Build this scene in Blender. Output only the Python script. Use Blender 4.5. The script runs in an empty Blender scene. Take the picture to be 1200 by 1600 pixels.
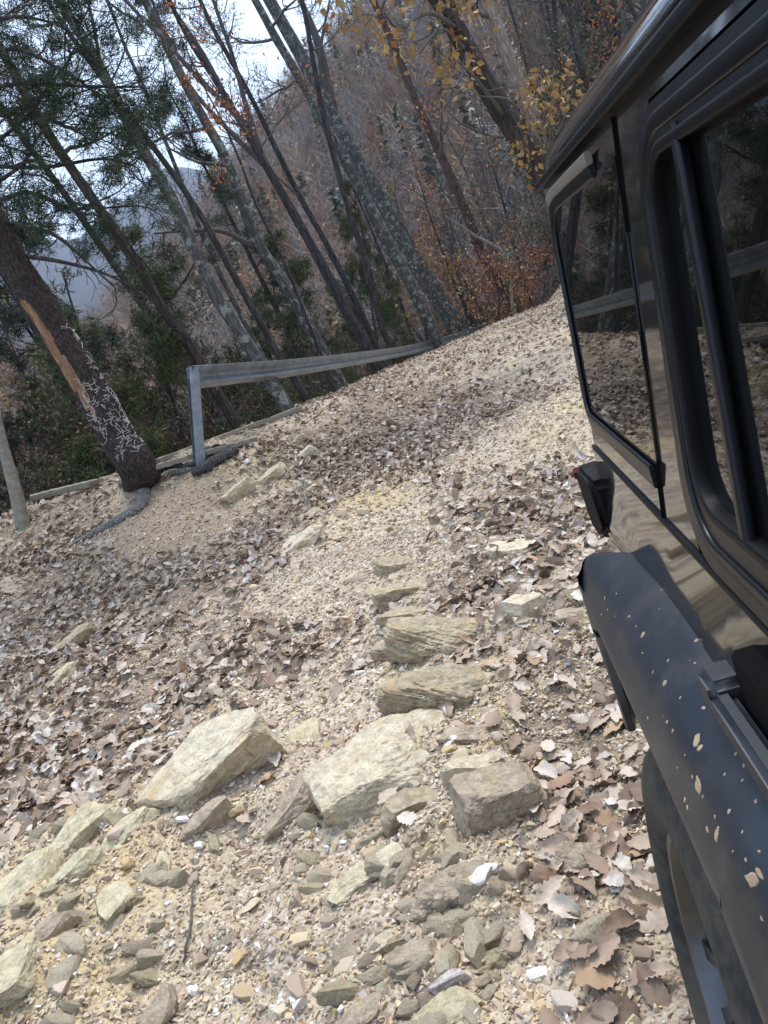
import bpy, bmesh, math, random
import numpy as np
from math import sin, cos, radians, pi, tan, atan2, hypot, exp, log, sqrt
from mathutils import Vector, Matrix
from mathutils.geometry import tessellate_polygon

random.seed(7)
RNG = np.random.RandomState(11)
scene = bpy.context.scene

# ------------------------------------------------------------------ camera
RHO = radians(22.0); PIT = radians(17.6)
R0 = np.array([1, 0, 0.]); U0 = np.array([0, sin(PIT), cos(PIT)]); FW = np.array([0, cos(PIT), -sin(PIT)])
IX = cos(RHO)*R0 - sin(RHO)*U0
IY = sin(RHO)*R0 + cos(RHO)*U0
CAM = np.array([0, 0, 1.6])
cd = bpy.data.cameras.new('camera'); co = bpy.data.objects.new('camera', cd)
scene.collection.objects.link(co); scene.camera = co
cd.sensor_fit = 'HORIZONTAL'; cd.sensor_width = 36; cd.lens = 36; cd.clip_start = .03; cd.clip_end = 9000
co.matrix_world = Matrix(((IX[0], IY[0], -FW[0], CAM[0]), (IX[1], IY[1], -FW[1], CAM[1]), (IX[2], IY[2], -FW[2], CAM[2]), (0, 0, 0, 1)))

# ------------------------------------------------------------------ sky, sun, exposure
SUN_EL = radians(63); SUN_AZ = radians(25)      # azimuth from +Y towards +X
world = bpy.data.worlds.new('World'); scene.world = world; world.use_nodes = True
wn = world.node_tree.nodes; wl = world.node_tree.links
for n in list(wn): wn.remove(n)
wo = wn.new('ShaderNodeOutputWorld'); bg = wn.new('ShaderNodeBackground'); bg.inputs['Strength'].default_value = .15
sky = wn.new('ShaderNodeTexSky'); sky.sky_type = 'NISHITA'; sky.sun_disc = False
sky.sun_elevation = SUN_EL; sky.sun_rotation = SUN_AZ; sky.air_density = 1.0; sky.dust_density = 2.0; sky.ozone_density = 1.5
tc = wn.new('ShaderNodeTexCoord'); mp = wn.new('ShaderNodeMapping'); mp.inputs['Scale'].default_value = (1, 1, 2.6)
cn = wn.new('ShaderNodeTexNoise'); cn.inputs['Scale'].default_value = 2.2; cn.inputs['Detail'].default_value = 7; cn.inputs['Roughness'].default_value = .55
cr = wn.new('ShaderNodeValToRGB'); cr.color_ramp.elements[0].position = .3; cr.color_ramp.elements[0].color = (.4, .4, .4, 1)
cr.color_ramp.elements[1].position = .62; cr.color_ramp.elements[1].color = (1, 1, 1, 1)
mxs = wn.new('ShaderNodeMix'); mxs.data_type = 'RGBA'; mxs.inputs[7].default_value = (3.7, 4.6, 6.0, 1)
wl.new(tc.outputs['Generated'], mp.inputs['Vector']); wl.new(mp.outputs[0], cn.inputs['Vector']); wl.new(cn.outputs['Fac'], cr.inputs['Fac'])
wl.new(cr.outputs['Color'], mxs.inputs[0]); wl.new(sky.outputs[0], mxs.inputs[6]); wl.new(mxs.outputs[2], bg.inputs['Color']); wl.new(bg.outputs[0], wo.inputs[0])
sd = bpy.data.lights.new('sun', 'SUN'); sd.energy = 2.0; sd.angle = radians(24); sd.color = (1, .98, .95)
so = bpy.data.objects.new('sun', sd); scene.collection.objects.link(so)
_d = Vector((sin(SUN_AZ)*cos(SUN_EL), cos(SUN_AZ)*cos(SUN_EL), sin(SUN_EL)))
so.rotation_euler = (-_d).to_track_quat('-Z', 'Y').to_euler(); so.location = (0, 0, 30)
scene.view_settings.view_transform = 'Standard'; scene.view_settings.look = 'None'
scene.view_settings.exposure = 1.08; scene.view_settings.gamma = 1
HAZE = True

# ------------------------------------------------------------------ measuring helpers
def ray(u, v): return FW + (u-600)/1200*IX - (v-800)/1200*IY
def at_depth(u, v, d): return CAM + d*ray(u, v)
def at_Y(u, v, Y):
    r = ray(u, v); return CAM + r*(Y/r[1])
def pix(P):
    q = np.asarray(P) - CAM; z = q @ FW
    return 600+1200*(q @ IX)/z, 800-1200*(q @ IY)/z, z
BD = ray(700, 458); BD = BD/np.linalg.norm(BD)             # rearward axis of the car
ID = np.cross(BD, [0, 0, 1.]); ID = ID/np.linalg.norm(ID)
WD = np.cross(ID, BD)
YAW = atan2(BD[0], BD[1])

# ------------------------------------------------------------------ numpy noise
def _h(ix, iy, iz, s):
    n = (ix*374761393 + iy*668265263 + iz*2147483647 + s*974711) & 0xffffffff
    n = ((n ^ (n >> 13))*1274126177) & 0xffffffff
    n = (n ^ (n >> 16))*2246822519 & 0xffffffff
    return ((n ^ (n >> 15)) & 0xffffff)/float(0xffffff)
def vnoise(x, y, z=0., s=0):
    x = np.asarray(x, float); y = np.asarray(y, float); z = np.asarray(z, float)+x*0
    xi = np.floor(x).astype(np.int64); yi = np.floor(y).astype(np.int64); zi = np.floor(z).astype(np.int64)
    fx = x-xi; fy = y-yi; fz = z-zi
    fx = fx*fx*(3-2*fx); fy = fy*fy*(3-2*fy); fz = fz*fz*(3-2*fz)
    r = 0
    for a in (0, 1):
        for b in (0, 1):
            for c in (0, 1):
                w = (fx if a else 1-fx)*(fy if b else 1-fy)*(fz if c else 1-fz)
                r = r + w*_h(xi+a, yi+b, zi+c, s)
    return r*2-1
def fbm(x, y, z=0., o=4, s=0, g=.5):
    r = 0; a = 1.; f = 1.
    for i in range(o):
        r = r + a*vnoise(np.asarray(x)*f+17.3*i, np.asarray(y)*f-9.1*i, np.asarray(z)*f, s+i); a *= g; f *= 2.03
    return r
def sstep(a, b, x):
    t = np.clip((np.asarray(x, float)-a)/(b-a), 0, 1); return t*t*(3-2*t)

# ------------------------------------------------------------------ object helpers
def tag(o, label=None, cat=None, group=None, kind=None):
    if label: o['label'] = label
    if cat: o['category'] = cat
    if group: o['group'] = group
    if kind: o['kind'] = kind
    return o
def link(o, parent=None):
    scene.collection.objects.link(o)
    if parent is not None: o.parent = parent
    return o
def empty(name, loc=(0, 0, 0)):
    o = bpy.data.objects.new(name, None); o.empty_display_size = .2; link(o); o.location = loc; return o
def mesh_np(name, V, F, mat=None, smooth=False, attrs=None):
    """F: (n,k) array or list of such arrays"""
    me = bpy.data.meshes.new(name)
    Fs = F if isinstance(F, list) else [F]
    Fs = [np.asarray(f, np.int32) for f in Fs if len(f)]
    V = np.asarray(V, np.float32)
    me.vertices.add(len(V)); me.vertices.foreach_set('co', V.ravel())
    nl = sum(f.size for f in Fs); npoly = sum(len(f) for f in Fs)
    me.loops.add(nl); me.polygons.add(npoly)
    me.loops.foreach_set('vertex_index', np.concatenate([f.ravel() for f in Fs]))
    st = []; c = 0
    for f in Fs:
        st.append(c+np.arange(len(f))*f.shape[1]); c += f.size
    me.polygons.foreach_set('loop_start', np.concatenate(st).astype(np.int32))
    me.update(calc_edges=True)
    me.polygons.foreach_set('use_smooth', np.full(npoly, bool(smooth)))
    for k, a in (attrs or {}).items():
        at = me.attributes.new(k, 'FLOAT', 'POINT'); at.data.foreach_set('value', np.asarray(a, np.float32))
    if mat: me.materials.append(mat)
    me.validate(); me.update()
    return me
def obj_np(name, V, F, mat=None, parent=None, smooth=False, attrs=None):
    return link(bpy.data.objects.new(name, mesh_np(name, V, F, mat, smooth, attrs)), parent)
def obj_bm(name, bm, mat, parent=None, smooth=None, recalc=True):
    if recalc: bmesh.ops.recalc_face_normals(bm, faces=bm.faces[:])
    me = bpy.data.meshes.new(name); bm.to_mesh(me); bm.free()
    if mat: me.materials.append(mat)
    o = link(bpy.data.objects.new(name, me), parent)
    if smooth is not None:
        me.polygons.foreach_set('use_smooth', np.full(len(me.polygons), True))
        if smooth < 180: me.set_sharp_from_angle(angle=radians(smooth))
    return o
class TB:
    """collects tapered tubes and small faces into one mesh"""
    def __init__(s): s.V = []; s.Q = []; s.T = []; s.A = []; s.n = 0
    def tube(s, P, R, n=5, tone=0., cap=True):
        P = np.asarray(P, float); R = np.asarray(R, float); m = len(P)
        T = np.gradient(P, axis=0); T /= (np.linalg.norm(T, axis=1)[:, None]+1e-9)
        up = np.array([0, 0, 1.]) if abs(T[0][2]) < .8 else np.array([1., 0, 0])
        N = np.cross(T, up); N /= (np.linalg.norm(N, axis=1)[:, None]+1e-9); Bn = np.cross(T, N)
        a = np.arange(n)*2*pi/n
        ring = P[:, None, :] + R[:, None, None]*(np.cos(a)[None, :, None]*N[:, None, :]+np.sin(a)[None, :, None]*Bn[:, None, :])
        s.V.append(ring.reshape(-1, 3)); i = np.arange(m-1)[:, None]*n; j = np.arange(n)[None, :]; k = (j+1) % n
        q = np.stack([i+j, i+k, i+n+k, i+n+j], -1).reshape(-1, 4)+s.n; s.Q.append(q)
        if cap:
            top = s.n+(m-1)*n
            s.T.append(np.array([[top, top+b, top+b+1] for b in range(1, n-1)]))
            s.T.append(np.array([[s.n, s.n+b+1, s.n+b] for b in range(1, n-1)]))
        s.A.append(np.full(m*n, tone)); s.n += m*n
    def verts(s, V, Q=None, T=None, tone=0.):
        V = np.asarray(V, float)
        if Q is not None: s.Q.append(np.asarray(Q)+s.n)
        if T is not None: s.T.append(np.asarray(T)+s.n)
        s.V.append(V); s.A.append(np.zeros(len(V))+tone); s.n += len(V)
    def mesh(s, name, mat, smooth=True):
        F = []
        if s.Q: F.append(np.concatenate(s.Q))
        if s.T: F.append(np.concatenate(s.T))
        return mesh_np(name, np.concatenate(s.V), F, mat, smooth, {'tone': np.concatenate(s.A)})
    def obj(s, name, mat, parent=None, smooth=True):
        return link(bpy.data.objects.new(name, s.mesh(name, mat, smooth)), parent)

# ------------------------------------------------------------------ materials
class NT:
    def __init__(s, name):
        s.m = bpy.data.materials.new(name); s.m.use_nodes = True; s.t = s.m.node_tree
        s.b = s.t.nodes['Principled BSDF']; s.co = s.t.nodes.new('ShaderNodeTexCoord')
    def n(s, k, **kw):
        x = s.t.nodes.new(k)
        for a, v in kw.items(): setattr(x, a, v)
        return x
    def l(s, a, b): s.t.links.new(a, b)
    def noise(s, scale, detail=5, rough=.6, dist=0., vec=None, mapscale=None):
        x = s.n('ShaderNodeTexNoise'); x.inputs['Scale'].default_value = scale; x.inputs['Detail'].default_value = detail
        x.inputs['Roughness'].default_value = rough; x.inputs['Distortion'].default_value = dist
        v = vec or s.co.outputs['Object']
        if mapscale:
            mp = s.n('ShaderNodeMapping'); mp.inputs['Scale'].default_value = mapscale; s.l(v, mp.inputs['Vector']); v = mp.outputs[0]
        s.l(v, x.inputs['Vector']); return x.outputs['Fac']
    def vor(s, scale, feature='F1', out='Distance', vec=None, mapscale=None):
        x = s.n('ShaderNodeTexVoronoi', feature=feature); x.inputs['Scale'].default_value = scale
        v = vec or s.co.outputs['Object']
        if mapscale:
            mp = s.n('ShaderNodeMapping'); mp.inputs['Scale'].default_value = mapscale; s.l(v, mp.inputs['Vector']); v = mp.outputs[0]
        s.l(v, x.inputs['Vector']); return x.outputs[out]
    def ramp(s, fac, stops, interp='LINEAR'):
        r = s.n('ShaderNodeValToRGB'); r.color_ramp.interpolation = interp; e = r.color_ramp.elements
        while len(e) < len(stops): e.new(.5)
        for i, (p, c) in enumerate(stops):
            e[i].position = p; e[i].color = (*c, 1) if len(c) == 3 else c
        s.l(fac, r.inputs['Fac']); return r.outputs['Color']
    def mix(s, f, a, b, mode='MIX'):
        m = s.n('ShaderNodeMix', data_type='RGBA', blend_type=mode)
        for i, x in ((0, f), (6, a), (7, b)):
            if hasattr(x, 'is_output'): s.l(x, m.inputs[i])
            else: m.inputs[i].default_value = x if i == 0 else (*x, 1)
        return m.outputs[2]
    def math(s, op, a, b=0.):
        m = s.n('ShaderNodeMath', operation=op)
        for i, x in ((0, a), (1, b)):
            if hasattr(x, 'is_output'): s.l(x, m.inputs[i])
            else: m.inputs[i].default_value = x
        return m.outputs[0]
    def bump(s, h, st=.5, dist=.01, prev=None):
        b = s.n('ShaderNodeBump'); b.inputs['Strength'].default_value = st; b.inputs['Distance'].default_value = dist
        s.l(h, b.inputs['Height'])
        if prev is not None: s.l(prev, b.inputs['Normal'])
        return b.outputs[0]
    def done(s, col=None, rough=.8, nrm=None, spec=.3, **kw):
        if col is not None:
            if hasattr(col, 'is_output'): s.l(col, s.b.inputs['Base Color'])
            else: s.b.inputs['Base Color'].default_value = (*col, 1)
        if hasattr(rough, 'is_output'): s.l(rough, s.b.inputs['Roughness'])
        else: s.b.inputs['Roughness'].default_value = rough
        if nrm is not None: s.l(nrm, s.b.inputs['Normal'])
        s.b.inputs['Specular IOR Level'].default_value = spec
        for k, v in kw.items(): s.b.inputs[k.replace('_', ' ')].default_value = v
        return s.m
    def attr(s, name):
        a = s.n('ShaderNodeAttribute'); a.attribute_name = name; return a.outputs['Fac']

def mat_ground():
    t = NT('gravelly soil')
    big = t.noise(.55, 6, .6); mid = t.noise(3.1, 7, .65); fine = t.noise(38, 6, .7)
    peb = t.vor(75, out='Color'); sep = t.n('ShaderNodeSeparateColor'); t.l(peb, sep.inputs[0])
    pd = t.vor(75)
    c = t.ramp(big, [(.3, (.33, .255, .17)), (.45, (.43, .345, .235)), (.58, (.52, .435, .305)), (.72, (.45, .34, .18))])
    c2 = t.ramp(mid, [(.3, (.22, .165, .11)), (.5, (.46, .375, .265)), (.72, (.62, .545, .415))])
    c = t.mix(.5, c, c2)
    pc = t.ramp(sep.outputs[0], [(0, (.2, .14, .11)), (.3, (.42, .33, .27)), (.6, (.58, .5, .4)), (.85, (.55, .42, .25)), (1, (.7, .66, .6))])
    c = t.mix(.5, c, pc)
    c = t.mix(t.attr('ochre'), c, (.50, .385, .20)); c = t.mix(t.attr('humus'), c, (.16, .11, .08)); c = t.mix(t.attr('loam'), c, (.30, .225, .155))
    dk = t.ramp(t.noise(16, 5, .7), [(.36, (.6,)*3), (.52, (0,)*3)]); c = t.mix(dk, c, (.15, .105, .075))
    hz = t.math('SUBTRACT', 1., pd)
    n1 = t.bump(hz, .55, .012); n2 = t.bump(fine, .5, .01, n1); n3 = t.bump(mid, .4, .03, n2)
    return t.done(c, .9, n3, .2)
def mat_rock(name, a, b, c, dark=(.16, .15, .13), strat=False):
    t = NT(name)
    n1 = t.noise(4.5, 9, .68, .3); n2 = t.noise(24, 9, .75, .1); n3 = t.noise(110, 6, .75)
    ms = (1.2, 1.2, 9) if strat else (1, 1, 3)
    st = t.noise(3.5, 6, .6, .8, mapscale=ms)
    col = t.ramp(n1, [(.3, a), (.5, b), (.68, c)])
    col = t.mix(t.ramp(n2, [(.36, (.75,)*3), (.55, (0,)*3)]), col, dark); big = t.noise(1.7, 5, .7, 1.2); col = t.mix(t.ramp(big, [(.52, (0,)*3), (.62, (.55,)*3)]), col, tuple(x*1.5 for x in dark))
    col = t.mix(t.ramp(st, [(.5, (0,)*3), (.68, (.65,)*3)]), col, (.46, .30, .13))
    col = t.mix(t.ramp(n3, [(.40, (.5,)*3), (.55, (0,)*3)]), col, tuple(x*.55 for x in b))
    cr = t.vor(3.2, 'DISTANCE_TO_EDGE', mapscale=(1, 1.3, 2.2))
    crm = t.ramp(cr, [(0, (1,)*3), (.012, (0,)*3)])
    col = t.mix(t.math('MULTIPLY', crm, t.ramp(n1, [(.45, (0,)*3), (.6, (.7,)*3)])), col, (.12, .10, .08))
    h = t.math('ADD', t.math('MULTIPLY', n2, .9), t.math('MULTIPLY', st, .9 if strat else .3))
    nb = t.bump(h, .9, .012); nb = t.bump(n3, .7, .006, nb)
    return t.done(col, .88, nb, .25)
def mat_stone():
    t = NT('broken stone')
    oi = t.n('ShaderNodeObjectInfo'); at = t.attr('tone'); r = t.math('FRACT', t.math('ADD', oi.outputs['Random'], at))
    c = t.ramp(r, [(0, (.17, .12, .085)), (.14, (.36, .275, .21)), (.3, (.52, .41, .28)), (.46, (.62, .53, .37)), (.6, (.54, .38, .19)), (.72, (.38, .335, .28)), (.82, (.47, .33, .25)), (.92, (.70, .65, .57)), (1, (.84, .81, .76))])
    n = t.noise(30, 6, .65); c = t.mix(t.ramp(n, [(.35, (.55,)*3), (.6, (0,)*3)]), c, (.27, .2, .14))
    return t.done(c, .88, t.bump(n, .5, .005), .25)
def mat_leaf(name, stops, trans=.0):
    t = NT(name)
    oi = t.n('ShaderNodeObjectInfo'); r = t.math('FRACT', t.math('ADD', oi.outputs['Random'], t.attr('tone')))
    c = t.ramp(r, stops); n = t.noise(25, 4, .6)
    c = t.mix(t.ramp(n, [(.35, (.5,)*3), (.65, (0,)*3)]), c, (.13, .08, .055))
    m = t.done(c, .72, t.bump(n, .25, .003), .3)
    return m
LIT = [(0, (.13, .085, .06)), (.10, (.22, .15, .105)), (.24, (.33, .245, .18)), (.40, (.42, .33, .25)), (.56, (.50, .405, .315)), (.70, (.57, .485, .40)), (.82, (.57, .52, .46)), (.90, (.28, .165, .10)), (.95, (.46, .33, .20)), (1, (.34, .255, .19))]
def mat_leaf_near():
    t = NT('dry leaf with veins'); oi = t.n('ShaderNodeObjectInfo'); r = oi.outputs['Random']; c = t.ramp(r, LIT)
    sp = t.n('ShaderNodeSeparateXYZ'); t.l(t.co.outputs['Object'], sp.inputs[0]); ax = t.math('ABSOLUTE', sp.outputs[0])
    ph = t.math('MULTIPLY', t.math('SUBTRACT', sp.outputs[1], t.math('MULTIPLY', ax, .75)), 13.); tri = t.math('ABSOLUTE', t.math('SUBTRACT', t.math('FRACT', ph), .5))
    vein = t.ramp(tri, [(0, (1,)*3), (.07, (0,)*3)]); mid = t.ramp(ax, [(.0, (1,)*3), (.014, (0,)*3)]); v = t.math('MAXIMUM', vein, mid)
    n = t.noise(7, 5, .65); c = t.mix(t.ramp(n, [(.36, (.35,)*3), (.6, (0,)*3)]), c, (.26, .18, .135)); c = t.mix(t.math('MULTIPLY', v, .13), c, (.16, .10, .07))
    h = t.math('ADD', tri, t.math('MULTIPLY', n, .5))
    return t.done(c, .7, t.bump(n, .3, .006), .3)
def mat_bark(name, a, b, lichen=None, amt=0., sc=1., zs=.22):
    t = NT(name)
    v = t.vor(16*sc, 'F1', mapscale=(1, 1, zs)); n = t.noise(7*sc, 7, .65, 1., mapscale=(1, 1, min(1, zs*1.6))); f = t.noise(45*sc, 4, .6)
    c = t.ramp(n, [(.3, a), (.65, b)])
    c = t.mix(t.ramp(v, [(.25, (0,)*3), (.6, (.6,)*3)]), c, tuple(x*.45 for x in a))
    if lichen:
        l = t.noise(5.5, 6, .7, .4)
        c = t.mix(t.ramp(l, [(.56-amt, (0,)*3), (.62-amt, (.8,)*3)]), c, lichen)
    return t.done(c, .92, t.bump(f, .4, .004, t.bump(t.math('ADD', t.math('MULTIPLY', v, -1.), n), .9, .03)), .15)
def mat_foliage(name, stops, rough=.6):
    t = NT(name); oi = t.n('ShaderNodeObjectInfo')
    r = t.math('FRACT', t.math('ADD', t.math('MULTIPLY', oi.outputs['Random'], .35), t.attr('tone')))
    c = t.ramp(r, stops)
    m = t.done(c, rough, None, .25)
    m.node_tree.nodes['Principled BSDF'].inputs['Transmission Weight'].default_value = 0
    return m
def mat_simple(name, col, rough, spec=.5, metal=0., nsc=0, namt=.3, coat=0.):
    t = NT(name); c = col; nb = None
    if nsc:
        n = t.noise(nsc, 6, .65); c = t.mix(t.ramp(n, [(.35, (namt,)*3), (.65, (0,)*3)]), col, tuple(x*.5 for x in col)); nb = t.bump(n, .15, .003)
    m = t.done(c, rough, nb, spec, Metallic=metal)
    if coat: m.node_tree.nodes['Principled BSDF'].inputs['Coat Weight'].default_value = coat; m.node_tree.nodes['Principled BSDF'].inputs['Coat Roughness'].default_value = .03
    return m

M = {}
M['ground'] = mat_ground()
M['rock_cream'] = mat_rock('cream sandstone', (.60, .48, .29), (.70, .61, .45), (.58, .46, .28), dark=(.30, .24, .165))
M['rock_grey'] = mat_rock('grey olive sandstone', (.37, .30, .19), (.50, .41, .28), (.60, .48, .30), dark=(.20, .17, .12), strat=True)
M['rock_brown'] = mat_rock('ochre brown rock', (.37, .28, .19), (.50, .40, .29), (.60, .50, .37), dark=(.17, .14, .11))
M['rock_yellow'] = mat_rock('yellow weathered rock', (.56, .46, .26), (.64, .56, .38), (.46, .36, .2), dark=(.24, .2, .13))
M['stone'] = mat_stone()
M['leaf'] = mat_leaf('dry fallen leaf', LIT)
M['bark_dark'] = mat_bark('dark furrowed bark', (.045, .036, .033), (.115, .09, .08))
M['bark_grey'] = mat_bark('grey lichen bark', (.085, .085, .08), (.16, .155, .145), (.30, .335, .30), .02)
M['bark_thin'] = mat_bark('dark thin bark', (.045, .042, .042), (.11, .10, .10))
M['bark_red'] = mat_bark('reddish bark', (.09, .05, .042), (.19, .115, .095))
M['bark_pale'] = mat_bark('pale tan bark', (.30, .235, .19), (.42, .34, .28), (.5, .46, .4), -.02)
M['twig'] = mat_simple('grey twig', (.115, .105, .10), .9, .15, nsc=6)
M['dead'] = mat_simple('bleached dead wood', (.36, .33, .29), .9, .15, nsc=9, namt=.6)
M['char'] = mat_bark('charred wood', (.05, .05, .052), (.2, .195, .19), sc=3, zs=1.)
M['bark_scar'] = mat_bark('dark flaking bark', (.04, .032, .032), (.125, .095, .088), sc=2.4, zs=.45)
M['root'] = mat_bark('grey root bark', (.19, .17, .155), (.42, .39, .36), sc=2.5, zs=.9)
M['plank'] = mat_simple('weathered plank', (.30, .27, .21), .9, .15, nsc=14, namt=.8)
M['needle'] = mat_foliage('pine needles', [(0, (.012, .028, .014)), (.5, (.022, .045, .02)), (.8, (.042, .062, .025)), (1, (.065, .062, .03))])
M['softneedle'] = mat_foliage('soft young needles', [(0, (.035, .06, .022)), (.4, (.06, .085, .03)), (.7, (.09, .10, .04)), (1, (.13, .11, .05))])
M['olive'] = mat_foliage('olive undergrowth', [(0, (.03, .05, .02)), (.4, (.06, .075, .03)), (.7, (.11, .09, .045)), (.88, (.16, .10, .05)), (1, (.05, .05, .025))])
M['brown'] = mat_foliage('withered brown leaves', [(0, (.10, .055, .035)), (.4, (.18, .10, .06)), (.7, (.24, .16, .10)), (1, (.13, .085, .06))])
M['yellow'] = mat_foliage('yellow autumn leaves', [(0, (.34, .18, .05)), (.35, (.42, .27, .09)), (.7, (.33, .25, .12)), (.85, (.30, .13, .05)), (1, (.38, .22, .08))])
M['orange'] = mat_foliage('orange autumn leaves', [(0, (.46, .16, .05)), (.5, (.52, .24, .09)), (.8, (.36, .13, .06)), (1, (.5, .2, .08))])
M['red'] = mat_foliage('red autumn leaves', [(0, (.30, .075, .055)), (.35, (.36, .15, .09)), (.6, (.36, .22, .12)), (.8, (.22, .075, .06)), (1, (.30, .12, .08))])

# ------------------------------------------------------------------ terrain
def z_plane(X, Y): return 1.6-(1.6+WD[0]*X+WD[1]*Y)/WD[2]
_edge_px = [(-420, 950, 10.5), (-200, 880, 11.0), (0, 809, 11.6), (100, 776, 11.2), (220, 737, 10.9), (312, 701, 10.9), (400, 664, 12.8), (470, 637, 15), (540, 607, 18.6), (600, 581, 22.8), (670, 552, 27), (737, 521, 30.5), (800, 490, 32.5), (870, 458, 35)]
_E = [at_depth(*e) for e in _edge_px]
EDGE = np.array([[-16, -12], [-15, 2], [-12.5, 6.5]] + [[p[0], p[1]] for p in _E] + [[13.5, 40], [15, 47], [16, 60], [14, 90]])
_anch = [(p[0], p[1], p[2]-z_plane(p[0], p[1])) for p in _E]
for (u, v) in [(0, 1000), (0, 1200), (0, 1600), (600, 1600), (1100, 1600), (150, 920), (300, 1000), (450, 830), (500, 760), (600, 700), (650, 640), (740, 600), (810, 560), (860, 520), (500, 1000), (700, 900), (880, 700), (300, 1300)]:
    r = ray(u, v); t = -1.6/(r @ WD); P = CAM+t*r; _anch.append((P[0], P[1], 0))
for q in [(-3, -1), (-3, -6), (0, -3), (2, -3), (2, 1), (2, 4), (3.5, 8), (5, 14), (8, 24), (4, -8), (-8, -8), (-6, 1)]: _anch.append((*q, 0))
for q, d in (((350, 765), .0), ((250, 800), 0.05), ((60, 870), .0)):
    r = ray(*q); 
    for dd in (9.6,):
        P = CAM+dd*r; _anch.append((P[0], P[1], P[2]-z_plane(P[0], P[1])))
_anch = np.array(_anch)
def _rb(d): return d
_D = np.hypot(_anch[:, None, 0]-_anch[None, :, 0], _anch[:, None, 1]-_anch[None, :, 1])
_A = _rb(_D)+np.eye(len(_anch))*.12*-1
_w = np.linalg.solve(_A, _anch[:, 2])
def edge_dist(X, Y):
    """signed: positive outside (valley side)"""
    X = np.asarray(X, float); Y = np.asarray(Y, float)
    best = np.full(X.shape, 1e9); sg = np.zeros(X.shape)
    for i in range(len(EDGE)-1):
        a = EDGE[i]; b = EDGE[i+1]; d = b-a; L = d @ d
        t = np.clip(((X-a[0])*d[0]+(Y-a[1])*d[1])/L, 0, 1)
        px = X-a[0]-t*d[0]; py = Y-a[1]-t*d[1]; dd = px*px+py*py
        cr = d[0]*py-d[1]*px
        m = dd < best-1e-9; best = np.where(m, dd, best); sg = np.where(m, np.where(cr > 0, 1., -1.), sg)
    return np.sqrt(best)*sg
_AZE = np.array([-180, -60, -30, -17, -13, -9, -5, 0, 2, 5.5, 12.4, 20, 30, 60, 180.])
_ELE = np.array([3, 1, .5, .5, 1.5, 3.2, 5.0, 7.3, 8.8, 10.2, 13.2, 17, 19, 14, 3.])
_AZM = np.array([-180, -60, -24, -16.5, -12, -5.4, 2, 10, 60, 180.])
_ELM = np.array([5, 6, 8.0, 9.4, 8.2, 9.9, 8, 7, 5, 5.])
def HG(X, Y):
    X = np.asarray(X, float); Y = np.asarray(Y, float)
    r = np.hypot(X, Y); az = np.degrees(np.arctan2(X, Y))
    s = X*sin(YAW)+Y*cos(YAW); t = X*cos(YAW)-Y*sin(YAW)
    z = z_plane(X, Y)
    off = 0
    for (ax, ay, _), w in zip(_anch, _w): off = off + w*np.hypot(X-ax, Y-ay)
    fade = 1-sstep(20, 45, np.abs(s-8))*.0
    off = np.where(r < 40, off, off)*(1-sstep(32, 55, r))
    z = z+off
    z = z-.028*np.clip(s-30, 0, 25)**1.6
    ed = edge_dist(X, Y)
    # road-side details
    ins = 1-sstep(-.5, .6, ed)
    n = .045*fbm(X*.7, Y*.7, 0, 3, 3)+.022*fbm(X*2.6, Y*2.6, 0, 3, 9)*(1-sstep(12, 30, r))
    n = n+.030*(.35-np.abs(fbm(X*3.1+.4*Y, Y*3.1, 0, 3, 61)))*(1-sstep(8, 20, r))
    n = n+.020*fbm(X*8, Y*8, 0, 3, 21)*(1-sstep(6, 14, r))+.006*fbm(X*30, Y*30, 0, 3, 31)*(1-sstep(3, 6, r))
    # shallow wheel ruts along the road
    n = n-.05*np.exp(-((t+1.05+.15*np.sin(s*.5))/.28)**2)*(1-sstep(14, 26, r))-.03*np.exp(-((t-.1+.1*np.sin(s*.8))/.22)**2)*sstep(2.6, 4, s)
    # keep the car's standing area flat
    flat = (1-sstep(2.2, 3.2, np.abs(s+.4)))*(1-sstep(1.0, 1.4, np.abs(t-.95)))
    z = z+n*(1-.8*flat)
    # cut bank on the uphill side (right of the car)
    rb = t-(3.6+.3*np.sin(s*.3)+.02*np.clip(s-20, 0, 30))
    bank = np.clip(rb, 0, 14)*.62+.25*fbm(X*.5, Y*.5, 0, 3, 5)*sstep(0, 2, rb)
    z = z+bank*(1-sstep(60, 110, r))
    # drop on the valley side
    o = np.clip(ed, 0, 60)
    drop = -np.clip(o-.15, 0, 60)*.72*np.exp(-o/60)+.2*fbm(X*.6, Y*.6, 0, 3, 8)*sstep(.4, 2, ed)
    z = z+np.where(ed > 0, np.maximum(drop, -19+.05*o), 0)
    z = np.minimum(z, 40)
    # far ground
    el = np.interp(az, _AZE, _ELE)+.5*fbm(az*.12, r*.004, 0, 3, 44)
    zc = 1.6+235*np.tan(np.radians(el))
    f = np.clip((r-45)/190., 0, 1); prof = f**1.15
    zf = -17+(zc+17)*prof-np.clip(r-235, 0, 400)*.35+3.0*fbm(X*.02, Y*.02, 0, 4, 50)*sstep(50, 120, r)
    k = sstep(38, 66, r)
    z = z*(1-k)+zf*k
    em = np.interp(az, _AZM, _ELM)+.55*fbm(az*.16, 3.3, 0, 5, 71)
    zm = 1.6+1900*np.tan(np.radians(em))
    km = np.clip((r-520)/1380., 0, 1.)
    zmm = -90+(zm+90)*km**1.2-np.clip(r-1900, 0, 3000)*.6+28*fbm(X*.0028, Y*.0028, 0, 5, 60)*sstep(600, 1200, r)*(1-sstep(1700, 1900, r)*.6)
    k2 = sstep(380, 600, r)
    return z*(1-k2)+zmm*k2
MOUNDS = []
_HG0 = HG
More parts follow.
